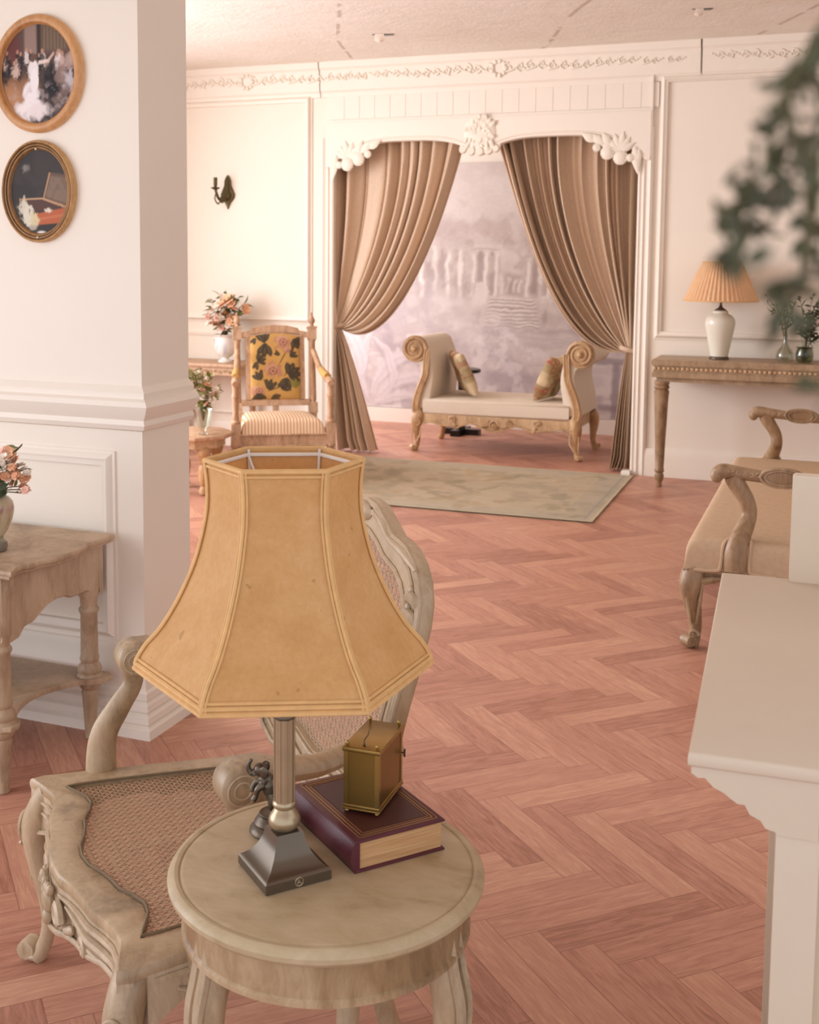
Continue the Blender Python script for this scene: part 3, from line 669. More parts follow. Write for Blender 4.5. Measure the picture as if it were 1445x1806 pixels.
for s in (-1, 1):
    mb = MB(); cabriole(mb, (s*.342, .04, SZ-.02), (s*.362, .012, 0), (s*.66, -.75), .031, .031, .0165, .026)
    kd = Vector((s*.72, -.69, 0)); kc = Vector((s*.372, .006, SZ-.105))+kd*.022; sd = Vector((-kd.y, kd.x, 0))
    mb.ell(kc-kd*.004, (.021, .014, .03), Matrix.Rotation(math.atan2(sd.y, sd.x), 4, 'Z')); mb.ell(kc+kd*.006+Vector((0, 0, .010)), (.011, .008, .010), Matrix.Rotation(math.atan2(sd.y, sd.x), 4, 'Z')); mb.ell(kc+kd*.006+Vector((0, 0, -.010)), (.009, .008, .013), Matrix.Rotation(math.atan2(sd.y, sd.x), 4, 'Z'))
    mb.tube([kc+sd*(.021*math.cos(a))+Vector((0, 0, .031*math.sin(a))) for a in np.linspace(0, 2*PI, 26, False)], .0038, 6, close=True)
    mb.tube(smooth_path([kc+sd*.02+Vector((0, 0, -.03)), kc+Vector((0, 0, -.055))-kd*.003, kc-kd*.012+Vector((0, 0, -.12))], 5), smooth_vals([.003, .005, .002], 5), 6)
    mb.build('leg', M['tan'], ch)
    mb = MB(); mb.tube(smooth_path([(s*.284, .475, SZ-.02), (s*.288, .485, SZ-.12), (s*.292, .505, SZ-.24), (s*.296, .535, SZ-.34), (s*.298, .55, .0)], 4), [(.024, .022)]*8+[(.019, .019)]*9, 10); mb.build('leg', M['tan'], ch)
# backrest in a leaning plane
rk = math.radians(14); bo = Vector((0, .475, SZ)); bt = Vector((0, math.sin(rk), math.cos(rk))); bn = Vector((0, -math.cos(rk), math.sin(rk)))
def bk(p): return tuple(bo+Vector((p[0], 0, 0))+bt*p[1]+bn*(p[2]+.05*(p[0]/.3)**2*0))
half = [(0, .640), (.04, .634), (.09, .612), (.135, .592), (.17, .588), (.20, .582), (.24, .562), (.272, .535), (.294, .50), (.303, .46), (.302, .41), (.296, .36), (.290, .30), (.288, .25), (.296, .20), (.302, .16), (.296, .11), (.27, .075), (.2, .058), (.12, .064), (.06, .052), (0, .044)]
hin = [(0, .556), (.03, .552), (.065, .540), (.10, .522), (.125, .515), (.15, .508), (.178, .492), (.20, .468), (.214, .44), (.221, .41), (.222, .375), (.218, .335), (.214, .30), (.212, .26), (.213, .225), (.213, .20), (.205, .175), (.18, .155), (.135, .142), (.085, .142), (.04, .134), (0, .128)]
half = [(x*.965, y) for x, y in half]; hin = [(x*1.105 if y > .2 else x*1.07, .335+(y-.335)*(1.075 if y > .335 else 1.03)) for x, y in hin]
bout = half+[(-x, y) for x, y in half[-2:0:-1]]; binn = hin+[(-x, y) for x, y in hin[-2:0:-1]]
mb = MB(); edge_loop_ring(mb, bout, binn, -.016, .018, .012, bk); mb.build('back_frame', M['tan'], ch, ang=50)
mb = MB()
for t, r in ((.86, .006), (.62, .0045), (.12, .0045)):
    mb.tube([bk((a[0]+(b[0]-a[0])*t, a[1]+(b[1]-a[1])*t, .019)) for a, b in zip(binn, bout)], r, 6, close=True)
for s in (-1, 1):
    for k in range(5):
        x, y = .263-.003*abs(k-2), .375+.03*k
        mb.tube(smooth_path([bk((s*(x-.016), y-.012, .018)), bk((s*(x-.004), y+.004, .027)), bk((s*(x+.012), y+.002, .026)), bk((s*(x+.022), y-.014, .018))], 4), smooth_vals([.004, .010, .010, .004], 4), 8)
        mb.ell(bk((s*(x-.012), y+.014, .02)), (.009, .007, .011), seg=8, rings=5)
    mb.spiral(bk((s*.255, .335, .022)), .018, 1.2, .006, (1, 0, 0), tuple(bt), 0, s, 18)
    mb.tube(smooth_path([bk((s*.245, .545, .02)), bk((s*.19, .566, .024)), bk((s*.13, .578, .024)), bk((s*.08, .602, .022)), bk((s*.03, .615, .02))], 5), smooth_vals([.004, .008, .006, .008, .004], 5), 8)
    mb.tube([bk((s*.02, .09, .02)), bk((s*.1, .105, .026)), bk((s*.18, .10, .02))], [.004, .009, .003], 6)
mb.ell(bk((0, .61, .022)), (.03, .014, .02)); mb.ell(bk((0, .09, .022)), (.03, .012, .02))
mb.build('back_carving', M['tan'], ch)
mb = MB(); cane(mb, binn, .0165, .0019, .0006, lambda p: bk((p[0], p[1], .002+p[2]))); mb.build('cane_back', M['cane'], ch)
for s in (-1, 1):
    mb = MB()     # arm: back stile -> forward -> scroll end
    pts = smooth_path([bk((s*.288, .235, .0)), (s*.305, .44, SZ+.245), (s*.328, .36, SZ+.245), (s*.336, .30, SZ+.252), (s*.338, .25, SZ+.256)], 6)
    rad = smooth_vals([.016, .018, .020, .023, .025], 6)
    mb.tube(pts, [(r*.9, r*1.25) for r in rad], 12, up=(0, 0, 1))
    old = mb.M; mb.M = old @ Matrix(((0, 0, 1, s*.338), (1, 0, 0, 0), (0, 1, 0, 0), (0, 0, 0, 1)))
    mb.prism(arc(.215, SZ+.246, .038, 75, 285, 20)+[(.25, SZ+.215), (.285, SZ+.232), (.29, SZ+.268), (.25, SZ+.282)], -.031, .031, bev=.010); mb.M = old
    for q in (-1, 1):
        for r_ in (.025, .014): mb.tube([(s*.338+q*.0305, .212+r_*math.cos(a), SZ+.244+r_*math.sin(a)) for a in np.linspace(.3, 2*PI-.3, 24)], .0022, 6)
    ap = mb.build('arm', M['tan'], ch)
    mb = MB()
    pts = smooth_path([(s*.362, .15, SZ-.06), (s*.362, .148, SZ+.02), (s*.358, .155, SZ+.08), (s*.35, .185, SZ+.135), (s*.342, .215, SZ+.19), (s*.338, .205, SZ+.24)], 6)
    rad = smooth_vals([.034, .033, .03, .026, .022, .024], 6)
    mb.tube(pts, [(r, r*.72) for r in rad], 12, up=(0, 1, 0)); mb.build('arm_post', M['tan'], ch)
# ------------------------------------------------------------------ round side table
TC = (-.647, 1.468); TZ = .65; TR = .222
rt = thing('round_table', 'small round antiqued side table carrying the lamp, book and clock', 'table', (*TC, 0))
mb = MB(); mb.lathe([(.001, TZ-.026), (TR-.02, TZ-.026), (TR-.008, TZ-.024), (TR, TZ-.016), (TR+.001, TZ-.009), (TR-.003, TZ-.003), (TR-.009, TZ), (TR-.014, TZ-.0005), (TR-.016, TZ-.0025), (TR-.019, TZ-.0005), (TR-.022, TZ), (.001, TZ)], 96); mb.build('tabletop', M['tantop'], rt, ang=30)
mb = MB(); mb.lathe([(.18, TZ-.026), (.203, TZ-.028), (.203, TZ-.03), (.200, TZ-.033), (.200, TZ-.075), (.204, TZ-.079), (.204, TZ-.085), (.198, TZ-.088), (.18, TZ-.088)], 96); ap = mb.build('apron', M['apron'], rt, ang=30)
for a in (-145, -26, 80):
    a = math.radians(a)+yaw; c, s = math.cos(a), math.sin(a); mb = MB(Matrix.Rotation(a, 4, 'Z'))
    P = smooth_path([(.168, 0, TZ-.03), (.178, 0, TZ-.10), (.19, 0, TZ-.17), (.178, 0, .36), (.14, 0, .22), (.135, 0, .1), (.175, 0, .03), (.205, 0, .018)], 6)
    rr = smooth_vals([.024, .027, .026, .02, .016, .014, .015, .016], 6)
    mb.tube(P, [(r*.85, r) for r in rr], 12, up=(1, 0, 0))
    for q in (-.5, .5): mb.tube([Vector((p.x+r*.8, q*r*.9, p.z)) for p, r in zip(P[:30], rr)], [r*.3 for r in rr[:30]], 6)
    mb.ell((.21, 0, .014), (.022, .018, .014)); mb.build('leg', M['tan'], rt)
mb = MB()
for a in (-145, -26, 80): mb.tube([(0, 0, .2), (.07*math.cos(math.radians(a)+yaw), .07*math.sin(math.radians(a)+yaw), .21), (.14*math.cos(math.radians(a)+yaw), .14*math.sin(math.radians(a)+yaw), .2)], .008, 8)
mb.lathe([(.02, .19), (.028, .2), (.02, .215), (.006, .24)], 14); mb.build('stretcher', M['tan'], rt)
# ------------------------------------------------------------------ table lamp
lp = thing('table_lamp', 'table lamp with flared six-sided parchment shade on a bronze column', 'lamp', (-.69, 1.42, TZ), math.radians(26))
mb = MB(Matrix.Rotation(math.radians(50-26), 4, 'Z'))
def sq(h, z, b=.0015): return [(x*h, y*h, z) for x, y in ((-1, -1), (1, -1), (1, 1), (-1, 1))]
mb.loft([sq(.047, 0), sq(.049, .002), sq(.049, .0145), sq(.0475, .0165), sq(.044, .0185), sq(.036, .025), sq(.028, .037), sq(.0225, .050), sq(.0205, .060), sq(.0195, .064)]); bs = mb.build('lamp_base', M['pewter'], lp, ang=25)
mb = MB(Matrix.Rotation(math.radians(50-26), 4, 'Z'))
A = tr(0, -.0492, .0095) @ rotm('X', 90)
mb.M = mb.M @ A
mb.tube([(.0058*math.cos(a), .0058*math.sin(a), 0) for a in np.linspace(0, 2*PI, 24, False)], .0008, 6, close=True)
mb.tube([(-.0028, -.003, 0), (0, .0035, 0), (.0028, -.003, 0)], .0006, 6); mb.tube([(-.0018, -.001, 0), (.0018, -.001, 0)], .0006, 6)
mb.build('base_emblem', M['lampcol'], lp)
mb = MB(); mb.lathe([(.0155, .064), (.0175, .066), (.0215, .071), (.0225, .078), (.0195, .085), (.0165, .089), (.0135, .094), (.0165, .098), (.0165, .102), (.014, .105)], 24); mb.build('lamp_knop', M['lampcol'], lp)
mb = MB(); K = 8
loops = []
for z in (.103, .105, .222, .224): loops.append([((.0150 if k % 2 == 0 else .0144)*math.cos(2*PI*k/16), (.0150 if k % 2 == 0 else .0144)*math.sin(2*PI*k/16), z) for k in range(16)])
mb.loft(loops)
for k in range(8):
    a = 2*PI*(k+.5)/8; mb.tube([(.0148*math.cos(a), .0148*math.sin(a), .106), (.0148*math.cos(a), .0148*math.sin(a), .221)], .0011, 6)
mb.build('lamp_column', M['lampcol'], lp, ang=20)
mb = MB(); mb.lathe([(.0145, .222), (.0175, .225), (.0175, .229), (.015, .232), (.0175, .236), (.0185, .242), (.016, .248), (.013, .252), (.013, .27), (.006, .28), (.005, .33), (.012, .335), (.014, .37), (.012, .40), (.004, .41)], 20); mb.build('lamp_socket', M['pewter'], lp)
prof = [(.201, .296), (.200, .306), (.187, .328), (.166, .352), (.141, .394), (.1185, .447), (.1045, .505), (.1025, .545), (.106, .580)]
zz = [p[1] for p in prof]; rr = [p[0] for p in prof]
def hexp(r, z, a0=0): return [(r*math.cos(PI/3*k+a0), r*math.sin(PI/3*k+a0), z) for k in range(6)]
def hexloop(r, z, sub=6, sag=.0):
    out = []; P = hexp(r, z)
    for k in range(6):
        a, b = Vector(P[k]), Vector(P[(k+1) % 6])
        for s in range(sub): out.append(tuple(a.lerp(b, s/sub)))
    return out
ZS = np.linspace(.296, .580, 26); sp = smooth_path([(r, z, 0) for r, z in prof], 8); RS = np.interp(ZS, [p.y for p in sp], [p.x for p in sp])
mb = MB()
Lp = [hexloop(r, z) for r, z in zip(RS, ZS)]+[hexloop(r-.0022, z) for r, z in zip(RS[::-1], ZS[::-1])]
mb.loft(Lp+[Lp[0]], cap=False); bmesh.ops.remove_doubles(mb.bm, verts=mb.bm.verts, dist=1e-6)
sh = mb.build('lamp_shade', M['parchment'], lp, ang=22)
mb = MB()
for k in range(6):
    c, s = math.cos(PI/3*k), math.sin(PI/3*k)
    mb.tube([(r*c*1.003, r*s*1.003, z) for r, z in zip(RS, ZS)], .0030, 6)
    for d in (-.0045, .0045): mb.tube([(r*c*.9985-d*s, r*s*.9985+d*c, z) for r, z in zip(RS, ZS)], .0016, 6)
for r, z, q in ((.2025, .296, .004), (.2015, .303, .0032), (.1995, .309, .0022), (.1065, .580, .0036), (.1055, .573, .0026)): mb.tube(hexloop(r, z, 4), q, 6, close=True)
mb.build('shade_piping', M['piping'], sh)
mb = MB()
for k in range(6):
    c, s = math.cos(PI/3*k), math.sin(PI/3*k); mb.tube([((r-.005)*c, (r-.005)*s, z) for r, z in zip(RS, ZS)], .0022, 6)
mb.tube(hexloop(.1015, .572, 3), .0028, 6, close=True)
for k in (0, 2, 4): mb.tube([(.1*math.cos(PI/3*k), .1*math.sin(PI/3*k), .57), (.04*math.cos(PI/3*k), .04*math.sin(PI/3*k), .50), (.012*math.cos(PI/3*k), .012*math.sin(PI/3*k), .405)], .0018, 6)
mb.build('shade_frame', M['whitegloss'], sh)
# ------------------------------------------------------------------ book
BA = math.radians(50.8)
bk_ = thing('book', 'thick maroon leather book with gold borders lying under the brass clock', 'book', (-.596, 1.452, TZ), BA)
Wd, Ld, Th = .146, .205, .046
mb = MB(); mb.box(.006, Wd-.004, .004, Ld-.004, .004, Th-.004); pg = mb.build('page_block', M['pages'], bk_)
def cover(z0, z1):
    return MB().prism([(-.001, 0), (Wd, 0), (Wd, Ld), (-.001, Ld)], z0, z1, bev=.0008)
cover(0, .0035).build('back_cover', M['leather'], bk_); fc = cover(Th-.0035, Th).build('front_cover', M['leather'], bk_)
mb = MB()
lo = [[(.0-.007*math.sin(PI*t)**.8, y, .0006+(Th-.0012)*t) for t in np.linspace(0, 1, 11)]+[(.007, y, .0006+(Th-.0012)*t) for t in np.linspace(1, 0, 5)] for y in (.0004, Ld-.0004)]
mb.loft(lo); mb.build('spine', M['leather'], bk_)
mb = MB(); mb.box(.024, Wd-.02, .022, Ld-.02, Th-.0002, Th+.0005); mb.build('cover_panel', M['leatherdk'], fc)
mb = MB()
def frame_line(x0, x1, y0, y1, w, z):
    mb.box(x0, x1, y0, y0+w, z, z+.0006); mb.box(x0, x1, y1-w, y1, z, z+.0006); mb.box(x0, x0+w, y0, y1, z, z+.0006); mb.box(x1-w, x1, y0, y1, z, z+.0006)
frame_line(.010, Wd-.007, .008, Ld-.007, .0011, Th); frame_line(.015, Wd-.012, .013, Ld-.012, .0016, Th); frame_line(.0205, Wd-.0165, .0185, Ld-.0165, .0009, Th)
mb.build('gold_border', M['gold'], fc)
# ------------------------------------------------------------------ carriage clock
ck = thing('carriage_clock', 'small brass carriage clock standing on the maroon book', 'clock', (-.649, 1.531, TZ+Th+.0005), math.radians(2))
w_, d_, h_ = .056, .108, .098
mb = MB(); mb.prism([(0, 0), (w_, 0), (w_, d_), (0, d_)], .006, .012, bev=.0015); mb.prism([(-.001, -.001), (w_+.001, -.001), (w_+.001, d_+.001), (-.001, d_+.001)], .004, .007, bev=.001); mb.build('clock_base', M['brass'], ck)
for x in (.004, w_-.004):
    for y in (.004, d_-.004): mb = MB(); mb.box(x-.0035, x+.0035, y-.0035, y+.0035, .0118, h_-.006); mb.build('corner_post', M['brass'], ck)
mb = MB(); mb.prism([(-.001, -.001), (w_+.001, -.001), (w_+.001, d_+.001), (-.001, d_+.001)], h_-.007, h_, bev=.0015); tp = mb.build('clock_top', M['brass'], ck)
mb = MB(); mb.box(.006, w_-.006, .0015, .003, .012, h_-.006); mb.build('front_plate', M['brassdark'], ck)
mb = MB(); mb.box(.006, w_-.006, d_-.003, d_-.0015, .012, h_-.006); mb.build('rear_plate', M['brassdark'], ck)
for x in (.0015, w_-.003):
    mb = MB(); mb.box(x, x+.0015, .006, d_-.006, .012, h_-.006); mb.build('side_plate', M['brassdark'], ck)
for x in (.005, w_-.005):
    for y in (.005, d_-.005):
        mb = MB(); mb.lathe([(.002, h_), (.0022, h_+.002), (.003, h_+.004), (.002, h_+.007), (.0006, h_+.008)], 10, tr(x, y, 0)); mb.build('finial', M['brass'], ck)
        mb = MB(); mb.lathe([(.002, -.0005), (.0034, .001), (.003, .003), (.002, .0045)], 10, tr(x, y, 0)); mb.build('foot', M['brass'], ck)
mb = MB(); mb.tube(smooth_path([(w_*.5, .012, h_), (w_*.5, .013, h_+.008), (w_*.5+.003, .02, h_+.014), (w_*.5+.001, .03, h_+.017)], 5), .0009, 6); mb.ell((w_*.5, .012, h_+.002), (.0022, .0022, .004), seg=8, rings=5); mb.build('winding_hook', M['bronze'], ck)
mb = MB(); mb.tube([(w_, d_*.93, h_*.58), (w_+.006, d_*.93, h_*.58)], .0013, 6); mb.box(w_+.004, w_+.0065, d_*.93-.0015, d_*.93+.0015, h_*.58-.006, h_*.58+.006); mb.build('key', M['bronze'], ck)
# ------------------------------------------------------------------ elephant figurine
ef = thing('elephant_figurine', 'little bronze rearing elephant on a round stand behind the lamp column', 'figurine', (-.757, 1.521, TZ), math.radians(22))
mb = MB(); mb.lathe([(.001, 0), (.034, 0), (.036, .003), (.035, .007), (.031, .011), (.0285, .013), (.029, .016), (.026, .021), (.0215, .026), (.022, .0285), (.0205, .030), (.0185, .0285), (.001, .0285)], 32); mb.build('round_stand', M['bronze'], ef)
mb = MB(tr(-.007, 0, .0275) @ Matrix.Scale(1.12, 4))
mb.ell((.003, 0, .036), (.0135, .011, .019), rotm('Y', -18)); mb.ell((.006, 0, .026), (.012, .0115, .012)); mb.ell((-.004, 0, .047), (.011, .010, .010)); mb.ell((-.011, 0, .060), (.0095, .0085, .0095))
mb.tube(smooth_path([(-.016, 0, .058), (-.023, 0, .056), (-.027, 0, .061), (-.026, 0, .069), (-.022, 0, .074)], 4), smooth_vals([.005, .0042, .0036, .003, .0026], 4), 8)
for s in (-1, 1):
    mb.ell((-.005, s*.0095, .060), (.007, .0022, .0085), rotm('Z', s*25)); mb.tube([(-.016, s*.004, .055), (-.022, s*.0055, .053), (-.026, s*.006, .056)], [.0016, .0013, .0006], 6)
    mb.tube(smooth_path([(.008, s*.006, .026), (.005, s*.0075, .014), (.009, s*.0075, .006), (.008, s*.0075, .0015)], 4), smooth_vals([.0075, .0058, .0046, .0055], 4), 8)
mb.tube(smooth_path([(-.006, -.006, .042), (-.014, -.008, .036), (-.016, -.008, .028), (-.020, -.008, .021)], 4), smooth_vals([.0062, .0046, .0038, .0046], 4), 8)
mb.tube(smooth_path([(-.006, .006, .042), (-.016, .008, .040), (-.021, .008, .034), (-.023, .008, .027)], 4), smooth_vals([.0062, .0046, .0038, .0046], 4), 8)
mb.tube([(.017, 0, .03), (.021, 0, .022), (.02, 0, .014)], [.0018, .0012, .0016], 6)
el = mb.build('elephant', M['bronze'], ef)
md = el.modifiers.new('fuse', 'REMESH'); md.mode = 'VOXEL'; md.voxel_size = .0011; md.use_smooth_shade = True
md = el.modifiers.new('soften', 'SMOOTH'); md.factor = .5; md.iterations = 4
# ------------------------------------------------------------------ left side table against the partition
st = thing('side_table', 'weathered wooden side table with scalloped top and low shelf below the oval pictures', 'side table', (-2.10, 2.56, 0))
X0, D = -1.0, .495
def scal(n=60, inset=0):
    pts = []
    for i in range(n+1):                         # right end, front to back, serpentine
        t = i/n; y = D*t; x = .0+.022*sstep(.0, .12, t)*(1-sstep(.12, .26, t))*-1+.02*math.sin(PI*t)**2*.9-.014*math.exp(-((t-.27)/.05)**2)-.014*math.exp(-((t-.73)/.05)**2)
        pts.append((float(x)+.028-inset, y*(1-2*inset)+inset*D))
    return pts
top = [(X0, 0)]+[(X0+.97*t+.012, -.012*math.sin(PI*t*3)**2) for t in np.linspace(.05, .95, 20)]+scal()+[(X0, D)]
mb = MB(); mb.prism(top, .622, .634, bev=.004); mb.prism([(x if x < X0+.01 else x+.006, y) for x, y in top], .630, .647, bev=.006); mb.build('tabletop', M['stand'], st)
def apz(t): return .622-interp(t, [0, .08, .16, .20, .24, .30, .36, .44, .54, .62, .68, .76, .84, .90, .94, 1], [.185, .195, .19, .168, .165, .163, .148, .132, .125, .128, .14, .142, .14, .15, .152, .15])
mb = MB(); wall_strip(mb, [(-.012, D*t) for t in np.linspace(.03, .97, 60)], .624, lambda t: float(apz(t)), .02); mb.build('end_apron', M['stand'], st)
mb = MB(); wall_strip(mb, [(X0+.96*t, .018) for t in np.linspace(0, 1.03, 60)], .624, lambda t: float(apz(t)), .02); mb.build('front_apron', M['stand'], st)
mb = MB(); wall_strip(mb, [(X0+.96*t, D-.02) for t in np.linspace(0, 1.03, 10)], .624, lambda t: .46, .02); mb.build('back_apron', M['stand'], st)
leg = [(.012, 0), (.017, .002), (.0175, .02), (.022, .10), (.024, .135), (.027, .15), (.024, .158), (.029, .165), (.036, .176), (.036, .182), (.04, .186), (.04, .204), (.034, .212), (.038, .222), (.034, .236), (.026, .246), (.03, .254), (.03, .262), (.027, .27), (.026, .40), (.031, .408), (.031, .416), (.025, .424), (.027, .45), (.032, .458), (.03, .50), (.028, .62)]
for x, y in ((-.035, .035), (-.035, D-.045), (X0+.05, .035), (X0+.05, D-.045)):
    mb = MB(); mb.lathe(leg, 20, tr(x, y, 0)); mb.build('leg', M['stand'], st)
shp = [(X0, 0.0)]+[(X0+.95*t, .0+.03*math.sin(PI*t)**.7) for t in np.linspace(.05, .95, 24)]+[(-.02, 0), (.012, .012), (.016, .04), (-.0, .07)]+[(-.012-.075*math.sin(PI*t)**.8, .07+(D-.15)*t) for t in np.linspace(.04, .96, 24)]+[(0, D-.08), (.028, D-.05), (.03, D-.02), (.01, D), (-.03, D)]+[(X0, D)]
mb = MB(); mb.prism(shp, .187, .203, bev=.003); mb.build('shelf', M['stand'], st)
# ================================================================== PICTURES, FLOWERS
def oval(name, label, cx, cz, hw, hh, prof, mat, paint, studs=False):
    t = thing(name, label, 'picture', (cx, PY, cz), 0, 'oval pictures on the partition wall')
    B = Matrix(((1, 0, 0, 0), (0, 0, -1, 0), (0, 1, 0, 0), (0, 0, 0, 1)))
    mb = MB(B); n = 72
    loops = [[((hw-i)*math.cos(2*PI*k/n), (hh-i)*math.sin(2*PI*k/n), d) for k in range(n)] for i, d in prof]
    mb.loft(loops+[loops[0]], cap=False); bmesh.ops.remove_doubles(mb.bm, verts=mb.bm.verts, dist=1e-6)
    mb.build('frame', mat, t, ang=60)
    iw, ih = hw-prof[-1][0]+.004, hh-prof[-1][0]+.004
    mb = MB(B); R = 60
    c0 = [mb.V((0, 0, .008))]; rings = [[mb.V((iw*r/R*math.cos(2*PI*k/160), ih*r/R*math.sin(2*PI*k/160), .008)) for k in range(160)] for r in range(1, R+1)]
    for k in range(160): mb.F([c0[0], rings[0][k], rings[0][(k+1) % 160]])
    for a, b in zip(rings, rings[1:]):
        for k in range(160): mb.F([a[k], b[k], b[(k+1) % 160], a[(k+1) % 160]])
    mb.solid(.003)
    mb.build('painting', M['paint'], t, col=lambda co: paint(co[:, 0]/iw, co[:, 2]/ih))
    if studs:
        for z in (-hh+.016, hh-.028):
            mb = MB(B); mb.ell((0, z, .022), .0035, seg=8, rings=5); mb.build('stud', M['whitegloss'], t)
    return t
def ball(x, y):
    p = Paint(x, y, '#3a2e2c')
    p.put(sstep(.35, .7, fbm(x*3, y*3, 4, 1))*.6, '#54423a'); p.quad([(-1, .25), (1, .25), (1, 1.1), (-1, 1.1)], '#6d5147', .6, .1)
    p.quad([(-.35, .4), (-.02, .4), (-.02, 1), (-.35, 1)], '#a3887a', .7, .03); p.quad([(-.02, .3), (.1, .3), (.1, 1), (-.02, 1)], '#2d211e', .8, .03); p.quad([(.1, .45), (.8, .45), (.8, 1), (.1, 1)], '#84705a', .6, .05)
    for k in range(8): p.quad([(.12+.09*k, .45), (.15+.09*k, .45), (.15+.09*k, 1), (.12+.09*k, 1)], '#54402f', .7, .012)
    p.blob(-.7, .5, .25, .3, '#6b2c2a', .6, 0, .4); p.blob(-.65, -.35, .5, .35, '#a4714c', .75, 0, .5, .6, 2); p.blob(-.75, -.55, .35, .3, '#c79268', .6, 0, .6)
    rnd = random.Random(4)
    for k in range(26):                       # the crowd
        a = rnd.uniform(-.95, .95); b = rnd.uniform(.08, .42)
        p.blob(a, b-.1, .06, .14, rnd.choice(['#1d1a1c', '#e0d2cb', '#c9a79a', '#2a2326', '#d7c6c0', '#191618']), .85, 0, .3, .7, k); p.blob(a, b+.06, .03, .045, '#b98c74', .9, 0, .3)
    p.blob(.35, -.15, .17, .34, '#19161a', .95, .25, .2); p.blob(.45, -.5, .12, .3, '#1c191c', .95, .1, .2); p.blob(.3, .3, .06, .075, '#4a352c', .95)
    for cx, cy, r, c in ((.62, -.02, .2, '#8d746a'), (.85, -.2, .17, '#c9c0c4'), (.8, .2, .12, '#b69a90'), (.62, -.5, .2, '#7b655c'), (.9, -.5, .15, '#554340'), (.75, -.75, .2, '#5a4a44'), (-.85, -.0, .12, '#262024'), (-.62, .05, .09, '#cfb0a0')): p.blob(cx, cy, r, r*1.1, c, .85, 0, .4, .9, int(cx*30+60))
    p.blob(-.12, .12, .13, .16, '#e9ddd9', 1, 0, .2); p.blob(-.14, .32, .065, .085, '#6a4a3c', 1, 0, .2); p.blob(-.1, -.12, .11, .22, '#f0e6e3', 1, 0, .15); p.blob(-.2, -.42, .22, .32, '#eee3e0', 1, -.15, .25, .35, 8)
    p.blob(-.32, -.72, .36, .2, '#efe3df', 1, .1, .3, .6, 9); p.blob(.02, -.74, .26, .18, '#e6d8d4', .95, -.1, .35, .7, 10)
    p.quad([(.0, .18), (.3, .22), (.32, .28), (.02, .26)], '#e6cfc2', .95, .02); p.quad([(.28, .22), (.44, .38), (.42, .42), (.26, .28)], '#d9b9a8', .9, .02)
    p.put(sstep(.56, .7, fbm(x*9, y*9, 3, 44))*.4*(1-sstep(-.3, -.1, y)), '#b9a7a6')
    return p
def casket(x, y):
    p = Paint(x, y, '#37312f'); p.put(sstep(.4, .7, fbm(x*2.4, y*2.4, 4, 5))*.5, '#47403c')
    p.blob(-.45, .55, .1, .08, '#9c948a', .6, 0, .7, .9, 1)
    p.quad([(.12, -.18), (1, -.38), (1, .38), (.36, .44)], '#6a5245', 1, .02); p.quad([(.2, -.13), (1, -.3), (1, .3), (.4, .36)], '#86705f', .8, .03); p.put(sstep(.5, .7, fbm(x*8, y*8, 3, 7))*.3*((x > .2)*(y > -.3)*(y < .3)), '#5b4639')
    p.quad([(.1, -.2), (1, -.42), (1, -.36), (.12, -.14)], '#b98f6c', 1, .01); p.quad([(.1, -.2), (.14, -.2), (.39, .43), (.34, .45)], '#b98f6c', .9, .01); p.quad([(-.7, -.2), (.14, -.18), (.1, -.14), (-.7, -.16)], '#c29a76', .9, .01)
    p.quad([(-.7, -.2), (.12, -.19), (.7, -.36), (.6, -.42), (-.7, -.5)], '#5a3c33', .9, .02)
    p.quad([(-.15, -.52), (1, -.36), (1, -.72), (-.1, -.78)], '#b4613d', 1, .02); p.quad([(-.1, -.62), (1, -.5), (1, -.56), (-.1, -.68)], '#c97b55', .6, .02)
    p.blob(-.55, -.38, .16, .2, '#cfc5b0', 1, 0, .3, .8, 11); p.blob(-.4, -.55, .16, .2, '#d9cfba', 1, 0, .3, .9, 12); p.blob(-.2, -.68, .14, .16, '#d6c39b', 1, 0, .3, .8, 13); p.blob(.3, -.44, .12, .05, '#e2d3c0', .9, 0, .4, .9, 14); p.blob(-.25, -.84, .1, .06, '#b7ab98', .9, 0, .4, .9, 15); p.blob(.05, -.96, .14, .04, '#e7e0d4', .9, 0, .4)
    return p
oval('oval_picture', 'upper round gilt-framed ballroom painting of a white-gowned dancer', -2.340, 2.060, .168, .180, [(0, 0), (0, .014), (.006, .022), (.014, .026), (.024, .024), (.027, .02), (.030, .016), (.031, .006)], M['frame1'], ball)
oval('oval_picture', 'lower oval picture of an open jewel casket in a ribbed dark gilt frame', -2.344, 1.700, .136, .158, [(0, 0), (0, .018), (.004, .024), (.009, .022), (.0105, .017), (.013, .021), (.017, .021), (.0185, .015), (.021, .018), (.025, .017), (.027, .012), (.029, .010), (.030, .004)], M['frame2'], casket, True)
rng = random.Random(11)
def leaf_faces(mb, p, d, l, w, rng, fold=.25):
    """one leaf blade of six faces with a fold and a droop"""
    d = Vector(d).normalized(); s = d.cross(Vector((rng.uniform(-1, 1), rng.uniform(-1, 1), rng.uniform(.2, 1)))).normalized(); n = s.cross(d)
    P = Vector(p); rows = []
    for t, q in ((0, .06), (.3, .85), (.62, .8), (1, .03)):
        c = P+d*(l*t)-n*(l*.18*t*t); rows.append([c-s*(w*q*.5)+n*(w*q*fold), c, c+s*(w*q*.5)+n*(w*q*fold)])
    V = [[mb.V(v) for v in r] for r in rows]
    for a, b in zip(V, V[1:]):
        for i in range(2): mb.F([a[i], a[i+1], b[i+1], b[i]])
